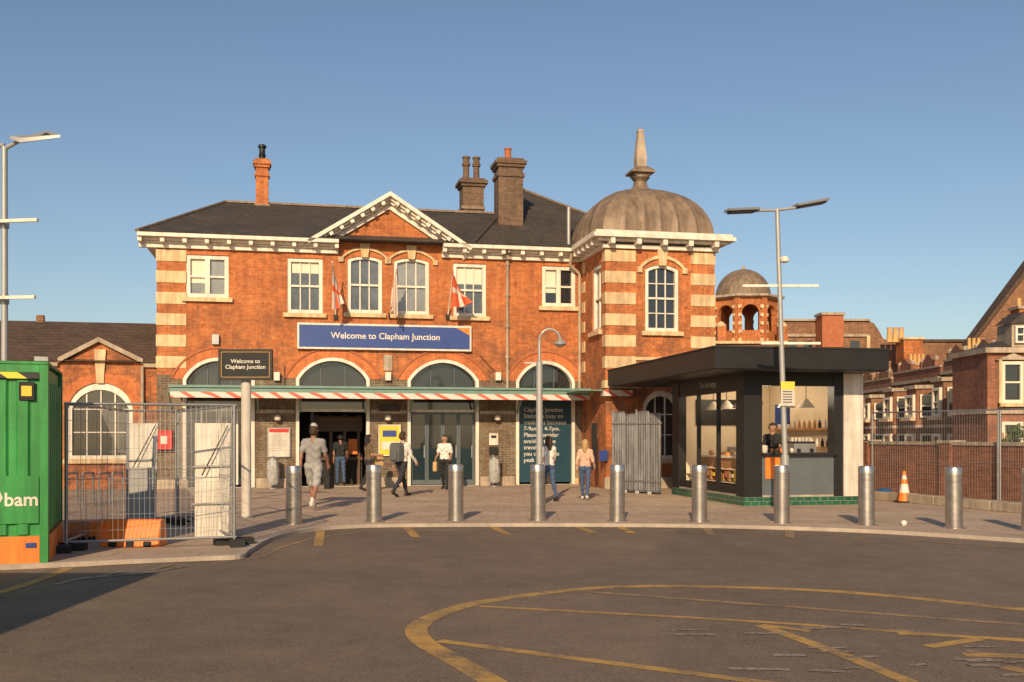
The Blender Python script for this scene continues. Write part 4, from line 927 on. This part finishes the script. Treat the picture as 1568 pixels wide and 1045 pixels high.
def person(name,X,Y,h,yaw,legs,arms,top,bot,hair,skin='skin_a',shoe='dark',sleeve='short',shorts=False,longhair=False,cap=None,z0=0,lean=0,female=False,headyaw=0,extra=None):
    E=empty(name,(X,Y,z0),yaw); k=h/1.75; prims=[]
    def P(p0,p1,r0,r1,l): prims.append((Vector(p0),Vector(p1),r0,r1,l))
    sw=.165 if female else .19; hipx=.095
    lz=[]
    J=[]
    for sd,(a,kn) in zip((-1,1),legs):
        hip=Vector((sd*hipx,0,.92)); kne=hip+Vector((0,math.sin(a),-math.cos(a)))*.43; b_=a-kn; ank=kne+Vector((0,math.sin(b_),-math.cos(b_)))*.41
        toe=ank+Vector((sd*.02,.17*math.cos(min(0,b_*.8)),.0))+Vector((0,0,-.045+.17*math.sin(min(0,b_*.8))))
        heel=ank+Vector((0,-.03,-.045)); J.append((hip,kne,ank,toe,heel)); lz.append(min(toe.z,heel.z)-.038)
    dz=-min(lz)
    up=Vector((0,0,dz))
    for (hip,kne,ank,toe,heel) in J:
        hip,kne,ank,toe,heel=[q+up for q in(hip,kne,ank,toe,heel)]
        if shorts:
            P(hip,kne.lerp(hip,.12),.105,.088,bot); P(kne,ank,.058,.042,skin); P(hip.lerp(kne,.7),kne,.06,.058,skin); P(ank.lerp(kne,.2),ank,.046,.046,'white_sheet')
        else: P(hip,kne,.095,.066,bot); P(kne,ank,.064,.048,bot)
        P(heel,toe,.042,.036,shoe); P(ank,heel,.045,.042,shoe)
    def L(x,y,z): return Vector((x,y+math.sin(lean)*(z-.95),z))+up
    P(L(-.07,0,.93),L(.07,0,.93),.112,.112,bot)
    wr=.085 if female else .1
    for s in(-1,1):
        P(L(s*.065,0,1.0),L(s*.055,0,1.14),.108,wr,top); P(L(s*.055,0,1.12),L(s*.085,0.0,1.34),wr,.105,top)
        P(L(s*.09,0,1.36),L(s*sw*.95,-.005,1.42),.09,.062,top); P(L(0,0,1.44),L(s*sw*.8,-.005,1.435),.06,.05,top)
    if female:
        for s in(-1,1): P(L(s*.07,.06,1.28),L(s*.07,.075,1.27),.06,.055,top)
    P(L(0,-.01,1.42),L(0,.01,1.56),.058,.052,skin)
    hands=[]
    for sd,(s,ab,el) in zip((-1,1),arms):
        sh=L(sd*sw,-.005,1.415); d1=Vector((sd*math.sin(ab),math.sin(s)*math.cos(ab),-math.cos(s)*math.cos(ab))); e=sh+d1*.29
        s2=s+el; ab2=ab*.3; d2=Vector((sd*math.sin(ab2)-sd*max(0,el-1)*.35,math.sin(s2)*math.cos(ab2),-math.cos(s2)*math.cos(ab2))).normalized(); w=e+d2*.25
        if sleeve=='long': P(sh,e,.062,.05,top);P(e,w,.05,.036,top)
        else: P(sh,sh.lerp(e,.7),.066,.06,top);P(sh,e,.05,.042,skin);P(e,w,.042,.028,skin)
        P(w-d2*.02,w+d2*.06,.026,.034,skin); hands.append((w,d2,sd))
    hc=L(0,.01,1.645)
    Rm=Matrix.Rotation(headyaw,3,'Z')
    def HP(x,y,z): return hc+Rm@Vector((x,y,z))
    P(HP(0,-.012,.01),HP(0,.008,.005),.093,.092,skin); P(HP(0,.03,-.06),HP(0,.035,-.075),.062,.045,skin)
    P(HP(0,.098,-.005),HP(0,.112,-.03),.010,.015,skin)
    for s in(-1,1): P(HP(s*.094,-.005,.0),HP(s*.094,-.005,-.025),.014,.012,skin)
    P(HP(0,-.02,.025),HP(0,-.035,-.02),.098,.090,hair); P(HP(0,.035,.06),HP(0,0,.05),.062,.08,hair)
    if longhair:
        P(HP(0,-.05,-.02),HP(0,-.07,-.22),.09,.06,hair)
        for s in(-1,1): P(HP(s*.075,-.02,0),HP(s*.085,.0,-.2),.035,.025,hair)
    if cap: P(HP(0,-.0,.072),HP(0,-.005,.068),.088,.088,cap); P(HP(0,.09,.065),HP(0,.14,.055),.045,.028,cap)
    bm=bmesh.new()
    for p0,p1,r0,r1,l in prims: capsule(bm,p0,p1,r0,r1)
    me=bpy.data.meshes.new('t'); bm.to_mesh(me); bm.free(); o=bpy.data.objects.new('body',me); sc.collection.objects.link(o)
    md=o.modifiers.new('r','REMESH'); md.mode='VOXEL'; md.voxel_size=.011; ms=o.modifiers.new('s','SMOOTH'); ms.factor=.6; ms.iterations=4
    dg=bpy.context.evaluated_depsgraph_get(); m2=bpy.data.meshes.new_from_object(o.evaluated_get(dg)); bpy.data.objects.remove(o)
    nf=len(m2.polygons); cen=np.zeros(nf*3); m2.polygons.foreach_get('center',cen); cen=cen.reshape(-1,3)
    best=np.full(nf,9.); idx=np.zeros(nf,int); labels=[]
    for p0,p1,r0,r1,l in prims:
        if l not in labels: labels.append(l)
        a=np.array(p0);d=np.array(p1-p0); t=np.clip(((cen-a)@d)/max(d@d,1e-9),0,1); dist=np.linalg.norm(cen-(a+t[:,None]*d),axis=1)-(r0+(r1-r0)*t)
        mk=dist<best; best[mk]=dist[mk]; idx[mk]=labels.index(l)
    nv=len(m2.vertices); vc=np.zeros(nv*3); m2.vertices.foreach_get('co',vc); vc=vc.reshape(-1,3); vn=np.zeros(nv*3); m2.vertices.foreach_get('normal',vn); vn=vn.reshape(-1,3)
    msk=(vc[:,2]<1.46+dz)&(vc[:,2]>.15)
    fold=.007*np.sin(vc[:,2]*42+np.sin(vc[:,0]*23)*2.2+vc[:,1]*17)*msk
    vc=vc+vn*fold[:,None]; m2.vertices.foreach_set('co',vc.reshape(-1))
    for l in labels: m2.materials.append(MATS[l])
    m2.polygons.foreach_set('material_index',idx.astype('i')); m2.shade_smooth(); m2.name='body'; m2.update()
    ob=bpy.data.objects.new('body',m2); sc.collection.objects.link(ob); ob.parent=E; ob.scale=(k,k,k)
    bm=bmesh.new()
    for w,d2,sd in hands:
        side=d2.cross(Vector((1,0,0)))
        if side.length<.1: side=Vector((0,1,0))
        side.normalize(); pc=w+d2*.05
        capsule(bm,pc-side*.022,w+d2*.085-side*.022,.017,.015); capsule(bm,pc+side*.022,w+d2*.085+side*.022,.017,.015)
        cur=Vector((-sd,0,0))
        for i,(off,ln) in enumerate(((-.033,.062),(-.011,.075),(.011,.07),(.032,.055))):
            r_=w+d2*.09+side*off; k1=r_+d2*ln*.55+cur*.008; k2=k1+d2*ln*.35+cur*.022
            capsule(bm,r_,k1,.0095,.009); capsule(bm,k1,k2,.009,.0075)
        t0=w+d2*.03+side*.03; t1=t0+side*.028+d2*.03+cur*.01; capsule(bm,t0,t1,.012,.010); capsule(bm,t1,t1+d2*.03+cur*.008,.010,.008)
    n1=len(bm.faces)
    for s in(-1,1): capsule(bm,HP(s*.034,.082,.002),HP(s*.034,.083,.002),.0135,.0135)
    n2=len(bm.faces)
    for s in(-1,1): capsule(bm,HP(s*.034,.093,.002),HP(s*.034,.0935,.002),.0065,.0065); capsule(bm,HP(s*.02,.093,.024),HP(s*.048,.084,.024),.005,.004)
    n3=len(bm.faces)
    capsule(bm,HP(-.02,.083,-.062),HP(.02,.083,-.062),.008,.008)
    me=bpy.data.meshes.new('hands_and_face'); bm.to_mesh(me); bm.free()
    for l in(skin,'eye_white','dark','lips'): me.materials.append(MATS[l])
    me.polygons.foreach_set('material_index',[0 if i<n1 else 1 if i<n2 else 2 if i<n3 else 3 for i in range(len(me.polygons))]); me.shade_smooth()
    ob=bpy.data.objects.new('hands_and_face',me); sc.collection.objects.link(ob); ob.parent=E; ob.scale=(k,k,k)
    if extra:
        mb=MB(); mb.T=Matrix.Scale(k,4)@Matrix.Translation(up); extra(mb,[h_[0]-up+h_[1]*.08 for h_ in hands]); mb.obj('bag',E,bevel=.02)
    return E
cmat('shirt_grey',(.27,.255,.25)); cmat('shorts_grey',(.33,.32,.31)); cmat('hair_dark',(.02,.014,.01)); cmat('hair_brown',(.05,.028,.014)); cmat('hair_blond',(.42,.26,.12)); cmat('cap_white',(.42,.39,.36)); cmat('shirt_white',(.66,.62,.57)); cmat('trousers_dark',(.022,.022,.028)); cmat('jeans',(.05,.085,.17)); cmat('top_pink',(.62,.38,.27)); cmat('pack_grey',(.10,.11,.11)); cmat('bag_tan',(.50,.32,.15)); cmat('black_cloth',(.015,.015,.017)); cmat('top_olive',(.13,.09,.05))
def holdbag(col,w=.3,hh=.26,side=1,dep=.12,strap=.2):
    def f(mb,hp):
        q=hp[side]; x0,x1=q.x-dep/2,q.x+dep/2; zt=q.z-strap
        mb.plate([[(q.y-w*.42,zt),(q.y+w*.42,zt),(q.y+w*.5,zt-hh*.55),(q.y+w*.44,zt-hh),(q.y-w*.44,zt-hh),(q.y-w*.5,zt-hh*.55)]],x0,x1,col,'x')
        for s in(-.6,.6): mb.beam((q.x,q.y+s*w/2,q.z-strap),(q.x,q.y+s*.02,q.z),.015,.02,col,up=(1,0,0))
    return f
def backpack(col):
    def f(mb,hp):
        mb.plate([[(-.15,.98),(.15,.98),(.17,1.1),(.16,1.4),(.10,1.47),(-.10,1.47),(-.16,1.4),(-.17,1.1)]],-.30,-.09,col); mb.plate([[(-.11,1.02),(.11,1.02),(.12,1.2),(-.12,1.2)]],-.35,-.3,col)
        for s in(-1,1): mb.beam((s*.11,-.1,1.45),(s*.12,.08,1.48),.04,.012,col); mb.beam((s*.12,.1,1.47),(s*.13,.13,1.15),.04,.012,col,up=(0,1,0)); mb.beam((s*.13,.12,1.15),(s*.14,-.1,1.08),.03,.012,col)
    return f
x,y=G(480,781); person('man',x,y,1.86,R(-8),((.38,.12),(-.28,.45)),((-.35,.12,.25),(.35,.12,.3)),'shirt_grey','shorts_grey','hair_brown','skin_b',shoe='white_sheet',shorts=True,cap='cap_white',extra=holdbag('black_cloth',.34,.24,1))
x,y=G(564,752); person('woman',x,y,1.62,R(-60),((.2,.1),(-.2,.3)),((.3,.1,1.2),(.2,.1,1.3)),'top_olive','trousers_dark','hair_dark','skin_a',longhair=True,female=True,extra=holdbag('bag_tan',.34,.3,0,strap=.05))
x,y=G(615,761); person('man',x,y,1.74,R(-35),((.42,.1),(-.38,.35)),((-.3,.1,.3),(.3,.15,.5)),'shirt_white','trousers_dark','hair_brown','skin_a',sleeve='long',lean=.06,extra=backpack('pack_grey'))
x,y=G(681,750); person('woman',x,y,1.62,R(172),((.22,.08),(-.2,.3)),((.2,.25,.9),(.1,.2,1.1)),'shirt_white','black_cloth','hair_brown','skin_a',longhair=True,female=True,extra=holdbag('bag_tan',.3,.3,1,strap=.12))
x,y=G(840,768); person('woman',x,y,1.58,R(25),((.25,.1),(-.2,.3)),((-.1,.15,.6),(.2,.15,.6)),'shirt_white','jeans','hair_brown','skin_a',longhair=True,female=True,extra=holdbag('bag_tan',.28,.25,1))
x,y=G(896,766); person('woman',x,y,1.50,R(-12),((.22,.06),(-.22,.25)),((-.05,.22,.5),(.1,.22,.7)),'top_pink','jeans','hair_blond','skin_a',longhair=True,female=True,sleeve='long',shoe='white_sheet',extra=holdbag('bag_tan',.26,.2,0))
x,y=G(519,745); person('man',x,y+.3,1.66,R(15),((.2,.1),(-.2,.3)),((-.2,.12,.3),(.2,.12,.3)),'black_cloth','jeans','hair_dark','skin_b')
kx=Matrix.Translation(K.location)@Matrix.Rotation(R(10.5),4,'Z')@Vector((1.02,.75,0)); person('barista',kx.x,kx.y,1.66,R(160),((.02,.02),(.0,.02)),((.5,.1,.9),(.4,.1,1.0)),'black_cloth','black_cloth','hair_dark','skin_a',female=True,z0=.24)

# ------------------------------------------------------------------ light, sky, camera
SUN_AZ=R(8); EL=R(25)
w=bpy.data.worlds.new('World'); sc.world=w; w.use_nodes=True; nt=w.node_tree
sky=nt.nodes.new('ShaderNodeTexSky'); sky.sky_type='NISHITA'; sky.sun_disc=False; sky.sun_elevation=EL; sky.sun_rotation=math.pi+SUN_AZ; sky.air_density=1.0; sky.dust_density=.9; sky.ozone_density=1.6
bg=nt.nodes['Background']; nt.links.new(sky.outputs[0],bg.inputs[0]); bg.inputs[1].default_value=.10
sd=bpy.data.lights.new('sun','SUN'); sd.energy=4.9; sd.angle=R(.5); sd.color=(1.0,.75,.46)
so=bpy.data.objects.new('sun',sd); sc.collection.objects.link(so)
d=Vector((math.sin(SUN_AZ)*math.cos(EL),math.cos(SUN_AZ)*math.cos(EL),-math.sin(EL))); so.rotation_euler=d.to_track_quat('-Z','Y').to_euler(); so.location=(-5,-10,20)
cam=bpy.data.cameras.new('camera'); co=bpy.data.objects.new('camera',cam); sc.collection.objects.link(co); sc.camera=co
co.location=(0,0,EYE); co.rotation_euler=(R(90),0,0); cam.sensor_width=36; cam.lens=36*FPX/1568; cam.shift_y=(HY-522.5)/1568; cam.clip_end=2000; cam.clip_start=.1
sc.view_settings.view_transform='Standard'; sc.view_settings.look='None'; sc.view_settings.exposure=0
